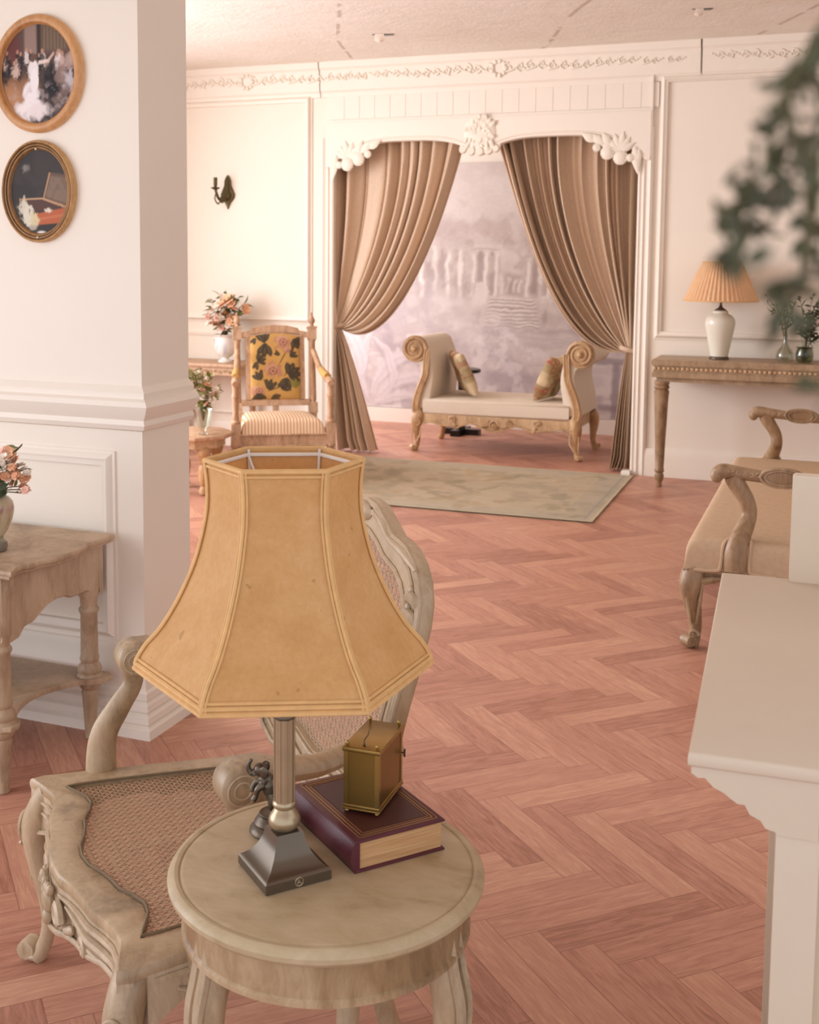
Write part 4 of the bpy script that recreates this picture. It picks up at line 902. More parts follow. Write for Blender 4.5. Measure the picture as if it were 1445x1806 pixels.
def flower_mesh(mb, c, r, rng, petals=9, layers=2):
    c = Vector(c); up = Vector((rng.uniform(-.6, .6), rng.uniform(-1, .2), rng.uniform(.2, 1))).normalized()
    a = up.orthogonal().normalized(); b = up.cross(a)
    for L in range(layers):
        for k in range(petals-2*L):
            th = 2*PI*(k+.5*L)/(petals-2*L)+rng.uniform(-.2, .2); d = (a*math.cos(th)+b*math.sin(th))
            tip = c+d*(r*(1-.3*L))+up*(r*(.15+.35*L)); mid = c+d*(r*.55*(1-.25*L))+up*(r*.12*(1+2*L)); s = up.cross(d)*(r*.36)
            v = [mb.V(c), mb.V(mid-s), mb.V(mid+s), mb.V(tip-s*.6), mb.V(tip+s*.6), mb.V(tip+d*r*.1)]
            mb.F([v[0], v[1], v[2]]); mb.F([v[1], v[3], v[4], v[2]]); mb.F([v[3], v[5], v[4]])
    mb.ell(c+up*(r*.15), r*.22, seg=6, rings=4)
def bouquet(name, label, loc, h, spread, flowers, leafmat, nleaf, ll, base=(0, 0), lean=(0, 0), seed=1, group=None, small=None):
    """stems rising from a vase mouth at loc; flowers = [(dx, dy, dz, r, material)]"""
    rng = random.Random(seed); t = thing(name, label, 'flowers', loc)
    st_ = MB(); lf = MB(); ends = [Vector(f[:3]) for f in flowers]
    for k in range(10): a = rng.uniform(0, 2*PI); ends.append(Vector((spread*rng.uniform(.4, 1)*math.cos(a)+lean[0], spread*rng.uniform(.3, .8)*math.sin(a), h*rng.uniform(.45, .95))))
    for e in ends:
        m = Vector((e.x*.35, e.y*.35, e.z*.55)); pts = smooth_path([(e.x*.04, e.y*.04, -.03), m, e], 4); st_.tube(pts, [.0018]*len(pts), 5)
        for k in range(nleaf//len(ends)+1):
            q = pts[rng.randint(len(pts)//3, len(pts)-1)]; d = Vector((rng.uniform(-1, 1)+e.x*3, rng.uniform(-1, 1), rng.uniform(-.3, 1))); leaf_faces(lf, q, d, ll*rng.uniform(.6, 1.2), ll*rng.uniform(.25, .45), rng)
    if small:
        for k in range(small[0]):
            a = rng.uniform(0, 2*PI); q = math.sqrt(rng.random()); flowers = flowers+[(lean[0]+spread*.85*q*math.cos(a), -abs(spread*.6*q*math.sin(a)), h*rng.uniform(.35, .95)*(1-.35*q), small[1]*rng.uniform(.6, 1.1), rng.choice(['whitepetal', 'whitepetal', 'peach', 'pink']))]
    st_.build('stems', M['stem'], t); lf.build('foliage', leafmat, t, recalc=False)
    for (x, y, z, r, m) in flowers:
        fm = MB(); flower_mesh(fm, (x, y, z), r, rng); fm.build('flower', M[m], t, recalc=False)
    return t
# ginger jar and bouquet on the near side table
jx, jy, jz = -2.262, 2.735, .6472
def jar_paint(co):
    p = Paint(np.arctan2(co[:, 1], co[:, 0]), co[:, 2], '#c4b394'); x, y = p.x, p.y
    p.put(sstep(.5, .7, fbm(x*3, y*30, 3, 2))*.5, '#ad9a76'); p.quad([(-4, -1), (4, -1), (4, .035), (-4, .035)], '#6f675e', .9, .004); p.quad([(-4, .158), (4, .158), (4, .3), (-4, .3)], '#6d664f', .8, .004); p.quad([(-4, .032), (4, .032), (4, .047), (-4, .047)], '#8c8665', .8, .004)
    for a in (-2.4, -1.5, -.6, .2, 1.2, 2.2): p.blob(a, .128, .28, .014, '#b98c82', .9, 0, .4, .9, int(a*9+50)); p.blob(a+.1, .128, .1, .006, '#7d5a50', .9, 0, .5); p.blob(a-.2, .10, .25, .012, '#7b6a44', .8, 0, .5, .8, int(a*7+70))
    return p
t = thing('ginger_jar', 'floral ceramic jar on dark foot on the side table by the left edge', 'vase', (jx, jy, jz))
mb = MB(); mb.lathe([(.001, 0), (.028, 0), (.034, .003), (.037, .015), (.035, .028), (.028, .034), (.025, .038), (.026, .044), (.03, .05), (.038, .062), (.05, .09), (.056, .112), (.057, .128), (.053, .145), (.044, .156), (.036, .16), (.035, .168), (.037, .174), (.034, .176), (.031, .172), (.031, .15), (.04, .12), (.001, .06)], 40)
mb.build('jar_body', M['gloss'], t, col=jar_paint)
bouquet('flower_bouquet', 'peach blossoms and white sprigs in the floral jar by the left edge', (jx, jy, jz+.168), .15, .10,
        [(.005, -.01, .105, .024, 'peach'), (.058, -.005, .115, .025, 'peach'), (.085, -.01, .10, .022, 'peach'), (.03, .03, .12, .02, 'peach'), (-.05, 0, .11, .024, 'peach'), (.105, .0, .03, .018, 'pink'), (.122, -.01, .022, .014, 'pink'), (.108, -.01, .012, .012, 'pink'), (.1, .01, .075, .016, 'whitepetal'), (.12, 0, .07, .012, 'whitepetal'), (.035, -.03, .07, .016, 'whitepetal'), (.055, -.03, .06, .014, 'whitepetal'), (.015, -.035, .075, .014, 'whitepetal'), (.07, -.02, .075, .013, 'whitepetal'), (.03, -.03, .04, .014, 'whitepetal')], M['leafolive'], 60, .028, seed=5, small=(110, .017), lean=(.03, 0))
bl = MB(); nv_ = Vector((.55, -.8, .25)).normalized()
for p_, d_, l_ in (((.035, -.06, .028), (1, .3, .42), .065), ((.045, -.06, .045), (.5, .2, 1.1), .055), ((.03, -.06, .02), (1, .3, -.05), .055), ((.02, -.06, .035), (-.5, 0, 1), .05)):
    d_ = Vector(d_).normalized(); s_ = d_.cross(nv_).normalized(); p_ = Vector(p_)
    bl.sheet(lambda u, v: p_+d_*(l_*u)+s_*((v-.5)*.036*math.sin(PI*(.04+.93*u))**.8)+nv_*(.012*abs(v-.5)-.012*u*u), 8, 4)
b_ = bl.build('dark_leaf', M['leafdk'], bpy.data.objects['flower_bouquet'], recalc=False)
# back-left console, urn, bouquet
t = thing('console_table', 'pale carved console against the back wall behind the floral armchair', 'console table', (-4.95, 7.93, 0))
mb = MB(); mb.prism([(0, 0), (.72, 0), (.72, .38), (0, .38)], .665, .69, bev=.006); mb.build('tabletop', M['farwood'], t)
mb = MB(); mb.box(.02, .70, .02, .37, .60, .668); fz_ = mb.build('frieze', M['farwood'], t)
mb = MB()
for k in range(16): mb.spiral((.05+.041*k, .016, .632), .014, 1.2, .004, (1, 0, 0), (0, 0, 1), 0, 1 if k % 2 else -1, 14)
mb.tube([(.02, .018, .606), (.70, .018, .606)], .004, 6); mb.build('carved_band', M['gilt'], fz_)
for x in (.06, .66):
    for y in (.06, .33):
        mb = MB(); mb.lathe([(.012, 0), (.018, .01), (.014, .03), (.02, .05), (.022, .06), (.016, .07), (.028, .42), (.03, .44), (.022, .45), (.03, .475), (.022, .5), (.03, .525), (.024, .55), (.034, .565), (.034, .61)], 16, tr(x, y, 0)); mb.build('leg', M['farwood'], t)
def urn_paint(co):
    p = Paint(np.arctan2(co[:, 1], co[:, 0])*.08, co[:, 2], '#f0ebe4')
    for a in (-2.6, -1.9, -1.2, .5, 2): p.blob(a*.08, .10, .022, .024, '#b3b4c4', .7, 0, .5, .9, int(a*9+40)); p.blob(a*.08, .1, .008, .009, '#8e93b0', .7, 0, .6)
    return p
ux, uy = -4.455, 8.12
t = thing('urn_vase', 'white porcelain urn with blue motif on the back-left console', 'vase', (ux, uy, .6905))
mb = MB(); mb.lathe([(.001, 0), (.055, 0), (.055, .012), (.03, .022), (.028, .032), (.05, .045), (.075, .075), (.083, .12), (.078, .165), (.07, .19), (.085, .21), (.088, .215), (.082, .214), (.066, .19), (.07, .12), (.001, .06)], 32); mb.build('urn_body', M['gloss'], t, col=urn_paint)
for s in (-1, 1):
    mb = MB(); mb.tube(smooth_path([(s*.075, 0, .18), (s*.105, 0, .175), (s*.1, 0, .13), (s*.08, 0, .11)], 5), .006, 8); mb.build('handle', M['whitegloss'], t)
bouquet('flower_bouquet', 'large spray of peach and cream flowers in the white urn on the back-left console', (ux, uy, .895), .32, .2,
        [(.055, -.05, .28, .055, 'peach'), (.02, -.06, .245, .05, 'peach'), (.085, -.05, .25, .04, 'peach'), (.19, -.02, .21, .045, 'peach'), (-.01, -.08, .14, .045, 'pink'), (.10, -.07, .12, .05, 'peach'), (.12, -.05, .09, .04, 'pink'), (-.06, -.06, .19, .045, 'whitepetal'), (-.1, -.04, .16, .045, 'whitepetal'), (-.02, -.08, .21, .04, 'whitepetal'), (.04, -.08, .19, .04, 'whitepetal'), (.0, -.03, .30, .035, 'whitepetal'), (.03, -.08, .06, .045, 'pink'), (-.03, -.09, .09, .04, 'peach'), (-.13, 0, .27, .022, 'whitepetal')], M['leaf'], 150, .075, seed=8, small=(26, .032))
# stool-like table with glass vase
t = thing('stool_table', 'low octagonal wooden table with bulbous legs behind the partition', 'side table', (-3.84, 6.58, 0), .15)
mb = MB(); mb.prism([(.262*math.cos(PI/4*k+.39), .262*math.sin(PI/4*k+.39)) for k in range(8)], .358, .385, bev=.008); mb.build('tabletop', M['farwood'], t)
mb = MB(); mb.prism([(.2*math.cos(PI/4*k+.39), .2*math.sin(PI/4*k+.39)) for k in range(8)], .30, .36); mb.build('apron', M['gilt'], t)
lg = [(.016, 0), (.028, .006), (.036, .025), (.03, .045), (.022, .058), (.028, .066), (.034, .1), (.04, .15), (.036, .185), (.026, .2), (.036, .21), (.026, .222), (.04, .25), (.046, .275), (.04, .30), (.03, .31)]
for k in range(4):
    a = PI/4+PI/2*k; mb = MB(); mb.lathe(lg, 18, tr(.155*math.cos(a), .155*math.sin(a), 0)); mb.build('leg', M['gilt'], t)
gx, gy = -3.725, 6.50
t = thing('glass_vase', 'clear cut-glass vase on the low octagonal table', 'vase', (gx, gy, .3855))
mb = MB(); n = 20
pr = [(.03, 0), (.032, .006), (.014, .016), (.016, .026), (.034, .05), (.046, .09), (.055, .135), (.06, .16), (.057, .16), (.042, .095), (.03, .055), (.002, .04)]
mb.lathe(pr, n); mb.build('vase_body', M['glass'], t)
bouquet('flower_bouquet', 'green mixed spray with cream and orange buds in the cut-glass vase', (gx, gy, .385+.12), .30, .13,
        [(-.03, -.02, .12, .035, 'peach'), (.05, -.04, .20, .03, 'peach'), (.02, -.05, .12, .028, 'whitepetal'), (.05, -.04, .11, .03, 'whitepetal'), (.1, -.02, .14, .026, 'pink'), (-.06, -.02, .14, .03, 'whitepetal'), (.0, 0, .28, .022, 'whitepetal'), (.09, -.04, .11, .024, 'whitepetal'), (-.04, 0, .27, .02, 'whitepetal')], M['leafolive'], 300, .05, seed=17, small=(12, .024))
# wall sconce
t = thing('wall_sconce', 'aged bronze single-arm candle sconce on the back-left wall', 'wall lamp', (-4.535, YW, 2.0))
mb = MB(Matrix(((1, 0, 0, 0), (0, 0, -1, 0), (0, 1, 0, 0), (0, 0, 0, 1))))
mb.prism([(0, -.125), (.02, -.08), (.055, -.04), (.062, -.01), (.045, .03), (.03, .06), (.028, .1), (.016, .125), (0, .145), (-.016, .125), (-.028, .1), (-.03, .06), (-.045, .03), (-.062, -.01), (-.055, -.04), (-.02, -.08)], 0, .016, bev=.006)
mb.tube([(0, -.05, .018), (0, .0, .03), (0, .06, .024), (0, .12, .016)], [.012, .02, .016, .008], 8); mb.ell((0, -.02, .02), (.035, .04, .02)); mb.build('backplate', M['bronzegreen'], t)
mb = MB(); mb.tube(smooth_path([(0, -.02, -.02), (-.015, -.06, -.06), (-.03, -.1, -.045), (-.04, -.12, .0), (-.045, -.125, .03)], 6), .011, 8); mb.spiral((-.02, -.07, -.045), .035, 1.1, .008, (0, -1, 0), (0, 0, 1), 3, 1, 20); mb.tube(smooth_path([(-.045, -.12, -.005), (-.05, -.125, -.05), (-.035, -.1, -.085), (-.02, -.08, -.05)], 5), .006, 6); mb.build('arm', M['bronzegreen'], t)
mb = MB(); mb.lathe([(.008, .02), (.035, .035), (.038, .04), (.014, .044), (.012, .05), (.015, .06), (.0155, .115), (.011, .118)], 16, tr(-.045, -.125, 0)); mb.build('candle_cup', M['bronzegreen'], t)
# ================================================================== CURTAINS
def curtain(name, label, P0, P3, side, yb):
    """gathered drape: fans from the rod, tied at the jamb, tail to the floor"""
    t = thing(name, label, 'curtain', (P3[0], yb, 0), 0, 'tied-back curtains of the arched opening')
    ox = P3[0]; nF = 9.5 if side > 0 else 11.5; rg = np.random.default_rng(5 if side > 0 else 9)
    ph = np.cumsum(rg.uniform(.35, 1.8, 24)**1.2); ph = ph/ph[-1]
    def foldph(s): return np.interp(s, np.linspace(0, 1, 25), np.concatenate([[0], ph]))*nF
    def drape(u, v):
        s, tt = u, v                                     # s across from the jamb, tt down to the tie
        a = np.array(P0[0])+(np.array(P0[1])-np.array(P0[0]))*s
        e = np.array(P3)+np.array([side*.055*s, -.035*s])
        c1 = np.array(P0[2])*(s**1.1)+(1-s**1.1)*np.array([a[0]*.75+e[0]*.25, 1.9]); c2 = np.array(P0[3])*(s**1.5)+(1-s**1.5)*np.array([e[0]+side*.03*s, 1.3])
        b = (1-tt)**3*a+3*(1-tt)**2*tt*c1+3*(1-tt)*tt*tt*c2+tt**3*e
        amp = (.046*(1-tt)**.7+.010+.018*math.sin(PI*tt))*(.75+.45*math.sin(s*11+1)*math.sin(s*5)); f = foldph(s)*2*PI
        y = amp*(math.sin(f)+.4*math.sin(2*f+1.3)+.22*math.sin(3.3*f+s*4))+.03*tt*math.sin(s*9)*(1-tt)
        # pulled forward at the lower swag
        y -= .06*s*math.sin(PI*tt)*tt
        wob = .020*math.cos(f)*(1-tt*.7)
        return (b[0]-ox+wob, y-.05*tt, b[1])
    mb = MB(); mb.sheet(drape, 320, 44); mb.solid(.004); mb.build('drape', M['velvet'], t, ang=70)
    def tail(u, v):
        z0 = P3[1]-.02; w = .05+(.27 if side > 0 else .075)*(v**.8); f = foldph(u)*2*PI*.55
        x = P3[0]+side*(-.02+w*u+.02*v); z = z0*(1-v)+.015*v+.02*v*math.sin(u*7)*0
        if v > .9: x += side*.02*math.sin(u*PI)*(v-.9)*10
        amp = .012+.05*v**.7
        return (x-ox, amp*(math.sin(f)+.3*math.sin(2*f+.8))-.05+.03*v, max(.012, z))
    mb = MB(); mb.sheet(tail, 110, 30); mb.solid(.004); mb.build('tail', M['velvet'], t, ang=70)
    mb = MB(); c = Vector((P3[0]+side*.02-ox, -.05, P3[1]-.01)); mb.tube([(c.x+.055*math.cos(a), c.y+.06*math.sin(a), c.z+side*.015*math.cos(a)) for a in np.linspace(0, 2*PI, 24, False)], [(.016, .008)]*24, 8, up=(0, 0, 1), close=True); mb.build('tieback', M['velvet'], t)
    return t
CY = 8.475
curtain('curtain', 'taupe curtain tied back to the left jamb of the arched opening', [(-3.72, 2.55), (-2.60, 2.47), (-2.78, 1.75), (-3.14, .70)], (-3.645, .985), 1, CY)
curtain('curtain', 'taupe curtain tied back to the right jamb of the arched opening', [(-1.33, 2.55), (-2.42, 2.50), (-2.16, 1.70), (-1.90, .80)], (-1.385, .885), -1, CY)
# ================================================================== DAYBED
db = thing('daybed', 'gilded roll-arm daybed with cream upholstery in front of the mural', 'daybed', (-2.445, 8.68, 0), 0)
HW, DP = .635, .72
def arm_profile():
    """outer S curve of the scroll arm (x outwards positive, z)"""
    return smooth_path([(-.03, .30, 0), (-.035, .40, 0), (-.05, .5, 0), (-.06, .6, 0), (-.035, .72, 0), (.0, .80, 0), (.005, .86, 0)], 6)
for s in (-1, 1):
    # upholstered arm: S section rolled over at the top
    C0 = Vector((s*(HW+.015), .80)); R_ = .082
    inner = smooth_path([(s*(HW-.10), .33, 0), (s*(HW-.115), .45, 0), (s*(HW-.135), .58, 0), (s*(HW-.12), .70, 0), (s*(HW-.085), .80, 0)], 5)
    top_ = [(C0.x+s*R_*1.15*math.cos(a), C0.y+R_*1.15*math.sin(a)) for a in np.linspace(PI*.95, -PI*.55, 16)]
    out_ = smooth_path([(s*(HW-.02), .69, 0), (s*(HW-.03), .6, 0), (s*(HW+.0), .45, 0), (s*(HW+.01), .33, 0)], 5)
    sec = [(p.x, p.y) for p in inner]+top_+[(p.x, p.y) for p in out_]
    mb = MB(Matrix(((1, 0, 0, 0), (0, 0, 1, 0), (0, 1, 0, 0), (0, 0, 0, 1)))); mb.prism(sec, .022, DP-.02, bev=.012); mb.build('arm_upholstery', M['linen'], db, ang=50)
    # carved face of the arm with its big volute
    mb = MB(); mb.M = Matrix.Identity(4)
    for k, q in enumerate((0.105, 0.08, 0.055, 0.03)):
        mb.lathe([(q*.6, -.008-.006*k), (q*.97, -.006-.006*k), (q, .0-.004*k), (q, .02)], 28, tr(C0.x, .016, C0.y) @ rotm('X', 90) @ Matrix.Scale(-1, 4, (0, 0, 1)))
    mb.spiral((C0.x, -.002, C0.y), .094, 2.6, .012, (-s, 0, 0), (0, 0, 1), 0, 1, 60); mb.ell((C0.x, -.012, C0.y), (.022, .02, .022))
    pth = smooth_path([(C0.x-s*.105, .014, .80), (s*(HW-.085), .012, .70), (s*(HW-.075), .012, .60), (s*(HW-.035), .012, .50), (s*(HW-.01), .012, .42), (s*(HW+.0), .012, .34), (s*(HW-.03), .012, .27)], 6)
    mb.tube(pth, [(.016, r) for r in smooth_vals([.012, .022, .028, .032, .034, .036, .038], 6)], 10, up=(0, 1, 0))
    mb.tube([p+Vector((s*.018, -.014, 0)) for p in pth], .007, 6); mb.tube([p+Vector((-s*.018, -.014, 0)) for p in pth], .007, 6)
    mb.build('arm_volute', M['gilt'], db)
    for y, f in ((.035, -1), (DP-.05, 1)):
        mb = MB(); cabriole(mb, (s*(HW-.03), y, .30), (s*(HW+.01), y+f*.01, 0), (s*.55, f*.7), .046, .042, .022, .026)
        if f < 0: mb.spiral((s*(HW-.025), -.018, .225), .028, 1.3, .008, (s, 0, 0), (0, 0, 1), 0, 1, 24); mb.tube([(s*(HW-.05), -.012, .2), (s*(HW-.045), -.016, .13), (s*(HW-.005), -.012, .06)], [.004, .008, .004], 6); mb.tube([(s*(HW+.02), -.008, .2), (s*(HW+.02), -.016, .13), (s*(HW+.02), -.012, .06)], [.003, .006, .003], 6)
        mb.build('leg', M['gilt'], db)
mb = MB()
def dz(t):
    x = abs(t-.5)*2; return .205-.03*math.exp(-(x/.14)**2)+.028*math.exp(-((x-.3)/.12)**2)-.012*math.exp(-((x-.5)/.05)**2)+.02*math.exp(-((x-.85)/.1)**2)
wall_strip(mb, [(x, .012) for x in np.linspace(-HW+.04, HW-.04, 70)], .30, dz, .03); mb.tube([(x, .0, dz((x+HW-.04)/(2*HW-.08))+.008) for x in np.linspace(-HW+.06, HW-.06, 70)], .007, 6); fr_ = mb.build('front_rail', M['gilt'], db)
mb = MB(); mb.spiral((0, -.006, .235), .04, 1.6, .011, (1, 0, 0), (0, 0, 1), 0, 1, 30); mb.ell((0, -.01, .235), (.018, .014, .018))
for s in (-1, 1):
    for k in range(4): mb.tube(smooth_path([(s*.04, -.006, .235+.012*k), (s*(.09+.006*k), -.008, .232+.016*k), (s*(.15-.012*k), -.004, .25+.012*k)], 4), smooth_vals([.004, .011, .004], 4), 6)
    mb.spiral((s*.33, -.004, .265), .026, 1.3, .009, (s, 0, 0), (0, 0, 1), 0, 1, 24); leafy(mb, s*.32, 0, .24, 255 if s > 0 else 285, .06, .016, .008); mb.spiral((s*.12, -.004, .22), .02, 1.2, .007, (-s, 0, 0), (0, 0, 1), 0, 1, 20)
mb.build('rail_carving', M['gilt'], fr_)
mb = MB(); mb.box(-HW+.04, HW-.04, DP-.04, DP-.01, .22, .30); mb.build('back_rail', M['gilt'], db)
for s in (-1, 1): mb = MB(); mb.box(s*(HW-.04)-.012, s*(HW-.04)+.012, .04, DP-.04, .22, .33); mb.build('side_rail', M['gilt'], db)
mb = MB(); mb.prism([(-HW+.06, 0), (HW-.06, 0), (HW-.06, DP-.01), (-HW+.06, DP-.01)], .298, .415, bev=.022); mb.build('seat', M['linen'], db, ang=60)
def cush_paint(seed):
    def f(co):
        p = Paint(co[:, 0], co[:, 2], '#d2bb98'); r = random.Random(seed)
        for k in range(16):
            x, z = r.uniform(-.2, .2), r.uniform(-.17, .17)
            p.blob(x, z, .05, .04, '#8f7a52', .6, r.uniform(0, 3), .5, 1.2, k); p.blob(x+.01, z, .026, .022, r.choice(['#a8554a', '#b4705c', '#96604a']), .85, 0, .5, 1.2, k+40); p.blob(x+.012, z, .01, .01, '#d9a78c', .8, 0, .5)
        return p
    return f
def cushion(name, label, loc, rot, w, h, th, seed):
    mb = MB()
    def f(u, v, s):
        a, b = 2*u-1, 2*v-1; k = max(0, (1-a**6))**.45*max(0, (1-b**6))**.45; pin = 1-.06*(1-a*a)*abs(b)**2-.06*(1-b*b)*abs(a)**2
        return (a*w/2*pin, s*th*k*(.9+.1*math.sin(a*5+b*4)), b*h/2*pin)
    mb.sheet(lambda u, v: f(u, v, 1), 40, 40); mb.sheet(lambda u, v: f(u, v, -1), 40, 40); bmesh.ops.remove_doubles(mb.bm, verts=mb.bm.verts, dist=1e-4)
    o = mb.build(name, M['cloth'], None, 80, col=cush_paint(seed)); o.location = loc; o.rotation_euler = rot; tag(o, label, 'cushion', 'floral cushions on the daybed'); return o
def lean(lx, yawd):
    Zc = Vector((lx, 0, 1)).normalized(); Xc = Vector((0, 1, 0)); Yc = Zc.cross(Xc)
    return (Matrix.Rotation(math.radians(yawd), 3, 'Z') @ Matrix((Xc, Yc, Zc)).transposed()).to_euler()
cushion('cushion', 'floral cushion leaning on the left arm of the daybed', (-2.785, 8.98, .60), lean(-.42, 28), .44, .36, .05, 3)
cushion('cushion', 'floral cushion leaning on the right arm of the daybed', (-2.08, 9.0, .59), lean(.40, -10), .38, .36, .055, 8)
t = thing('pedestal_table', 'small black pedestal table half hidden behind the daybed', 'side table', (-3.02, 9.68, 0))
mb = MB(); mb.lathe([(.001, .535), (.16, .535), (.165, .54), (.165, .56), (.16, .565), (.001, .565)], 32); mb.build('tabletop', M['black'], t)
mb = MB(); mb.lathe([(.05, .04), (.03, .08), (.026, .3), (.03, .5), (.06, .535)], 20); mb.build('pedestal', M['black'], t)
mb = MB(); mb.box(-.17, .17, -.04, .04, 0, .05); mb.box(-.04, .04, -.17, .17, 0, .05); mb.build('cross_base', M['black'], t)
# ================================================================== RUG
rc = Vector((-2.41, 7.435)); 
def rug_paint(co):
    x, y = co[:, 0], co[:, 1]; p = Paint(x, y, '#bba88f'); HXR, HYR = 1.11, .795
    p.put(sstep(.45, .62, fbm(x*5, y*5, 4, 2))*.5, '#b5a68b'); p.put(sstep(.5, .66, fbm(x*9+5, y*9, 4, 8))*.45, '#968b74'); p.put(sstep(.52, .66, fbm(x*7, y*11+9, 4, 12))*.4, '#c2b094')
    e = np.minimum(HXR-np.abs(x), HYR-np.abs(y))
    p.put((1-sstep(.21, .22, e))*.4, '#b0a594'); p.put(((e > .2)*(e < .225)).astype(float)*.6, '#c0ad8e'); p.put(((e > .05)*(e < .065)).astype(float)*.5, '#8b8f86'); p.put((e < .018).astype(float)*.7, '#c6b698')
    for k in range(60):
        r = random.Random(k); cx, cy = r.uniform(-1, 1), r.uniform(-.7, .7); p.blob(cx, cy, r.uniform(.05, .14), r.uniform(.02, .05), r.choice(['#a58d6c', '#8f8670', '#bba98c', '#93876d', '#b29a78']), .55, r.uniform(0, 3), .4, 1.6, k)
    p.put(.2*fbm(x*40, y*90, 2, 3), '#8c8069'); return p
mb = MB(); mb.sheet(lambda u, v: (-1.11+2.22*u, -.795+1.59*v, .009+.0012*math.sin(u*40)*math.sin(v*31)), 260, 190)
mb.sheet(lambda u, v: (-1.11+2.22*u, -.795+1.59*v, .001), 4, 4, True)
o = mb.build('rug', M['cloth'], None, recalc=False, col=rug_paint); o.location = (rc.x, rc.y, 0); o.rotation_euler = (0, 0, math.radians(1.0)); tag(o, 'faded sage and beige patterned rug before the daybed', 'rug')
# ================================================================== FAR FLORAL ARMCHAIR
fa = thing('floral_armchair', 'carved armchair with dark-leaf floral back and striped seat by the left curtain', 'armchair', (-3.405, 7.0, .0095), math.radians(32))
FW, FD = .315, .52
def post(mb, x, y, prof, M_=None): mb.lathe(prof, 16, (M_ or Matrix.Identity(4)) @ tr(x, y, 0))
for s in (-1, 1):
    mb = MB(); mb.box(s*FW-.03, s*FW+.03, 0, .06, .26, .40); mb.lathe([(.018, 0), (.024, .015), (.018, .04), (.026, .1), (.032, .2), (.024, .235), (.034, .245), (.034, .262)], 16, tr(s*FW, .03, 0)); mb.build('leg', M['farwood'], fa)
    mb = MB(); mb.box(s*.265-.024, s*.265+.024, FD-.024, FD+.024, 0, .42); mb.build('leg', M['farwood'], fa)
    mb = MB(); mb.lathe([(.03, .40), (.034, .41), (.022, .425), (.026, .44), (.019, .46), (.024, .52), (.02, .56), (.026, .575), (.026, .585), (.02, .60), (.024, .66), (.03, .675), (.02, .685)], 16, tr(s*FW, .03, 0)); mb.build('arm_post', M['farwood'], fa)
    mb = MB(); mb.tube(smooth_path([(s*FW, .0, .665), (s*FW, .05, .675), (s*(FW-.01), .18, .685), (s*(FW-.03), .35, .74), (s*.268, FD+.03, .84)], 6), smooth_vals([.022, .026, .022, .02, .018], 6), 10); a_ = mb.build('arm', M['farwood'], fa)
    mb = MB(); mb.tube(smooth_path([(s*(FW-.005), .12, .70), (s*(FW-.015), .2, .705), (s*(FW-.025), .29, .73)], 6), smooth_vals([.024, .028, .022], 6), 10); mb.build('arm_pad', M['cloth'], a_, col=lambda co: Paint(co[:, 1], co[:, 2], '#c79c60'))
LB = tr(0, FD, .40) @ rotm('X', -9) @ tr(0, 0, -.40)
for s in (-1, 1):
    mb = MB(LB); mb.lathe([(.028, .40), (.028, .47), (.02, .48), (.024, .50), (.021, .9), (.026, .915), (.026, .925)], 14, tr(s*.265, 0, 0)); mb.box(s*.265-.03, s*.265+.03, -.028, .028, .92, 1.0)
    mb.box(s*.265-.03, s*.265+.03, -.028, .028, .40, .475); mb.box(s*.265-.035, s*.265+.035, -.032, .032, 1.0, 1.012)
    mb.lathe([(.028, 1.01), (.014, 1.02), (.012, 1.03), (.022, 1.045), (.024, 1.06), (.014, 1.08), (.006, 1.095), (.009, 1.103), (.003, 1.115)], 14, tr(s*.265, 0, 0)); mb.build('back_post', M['farwood'], fa)
mb = MB(LB)
mb.prism([(-.24, .935), (-.15, .94), (-.09, .952), (0, .958), (.09, .952), (.15, .94), (.24, .935), (.24, .99-.02), (.17, .985), (.165, 1.0), (.09, 1.018), (0, 1.024), (-.09, 1.018), (-.165, 1.0), (-.17, .985), (-.24, .97)], -.022, .022, Matrix(((1, 0, 0, 0), (0, 0, 1, 0), (0, 1, 0, 0), (0, 0, 0, 1))))
mb.box(-.24, .24, -.02, .02, .455, .50)
for s in (-1, 1): mb.box(s*.19-.018, s*.19+.018, -.02, .02, .49, .95)
mb.tube([(x, -.024, .935+.03*(1-(x/.2)**2)) for x in np.linspace(-.18, .18, 16)], .006, 6); mb.build('back_frame', M['farwood'], fa)
mb = MB(LB); mb.box(-.02, .02, -.015, .015, .40, .46); mb.build('back_support', M['farwood'], fa)
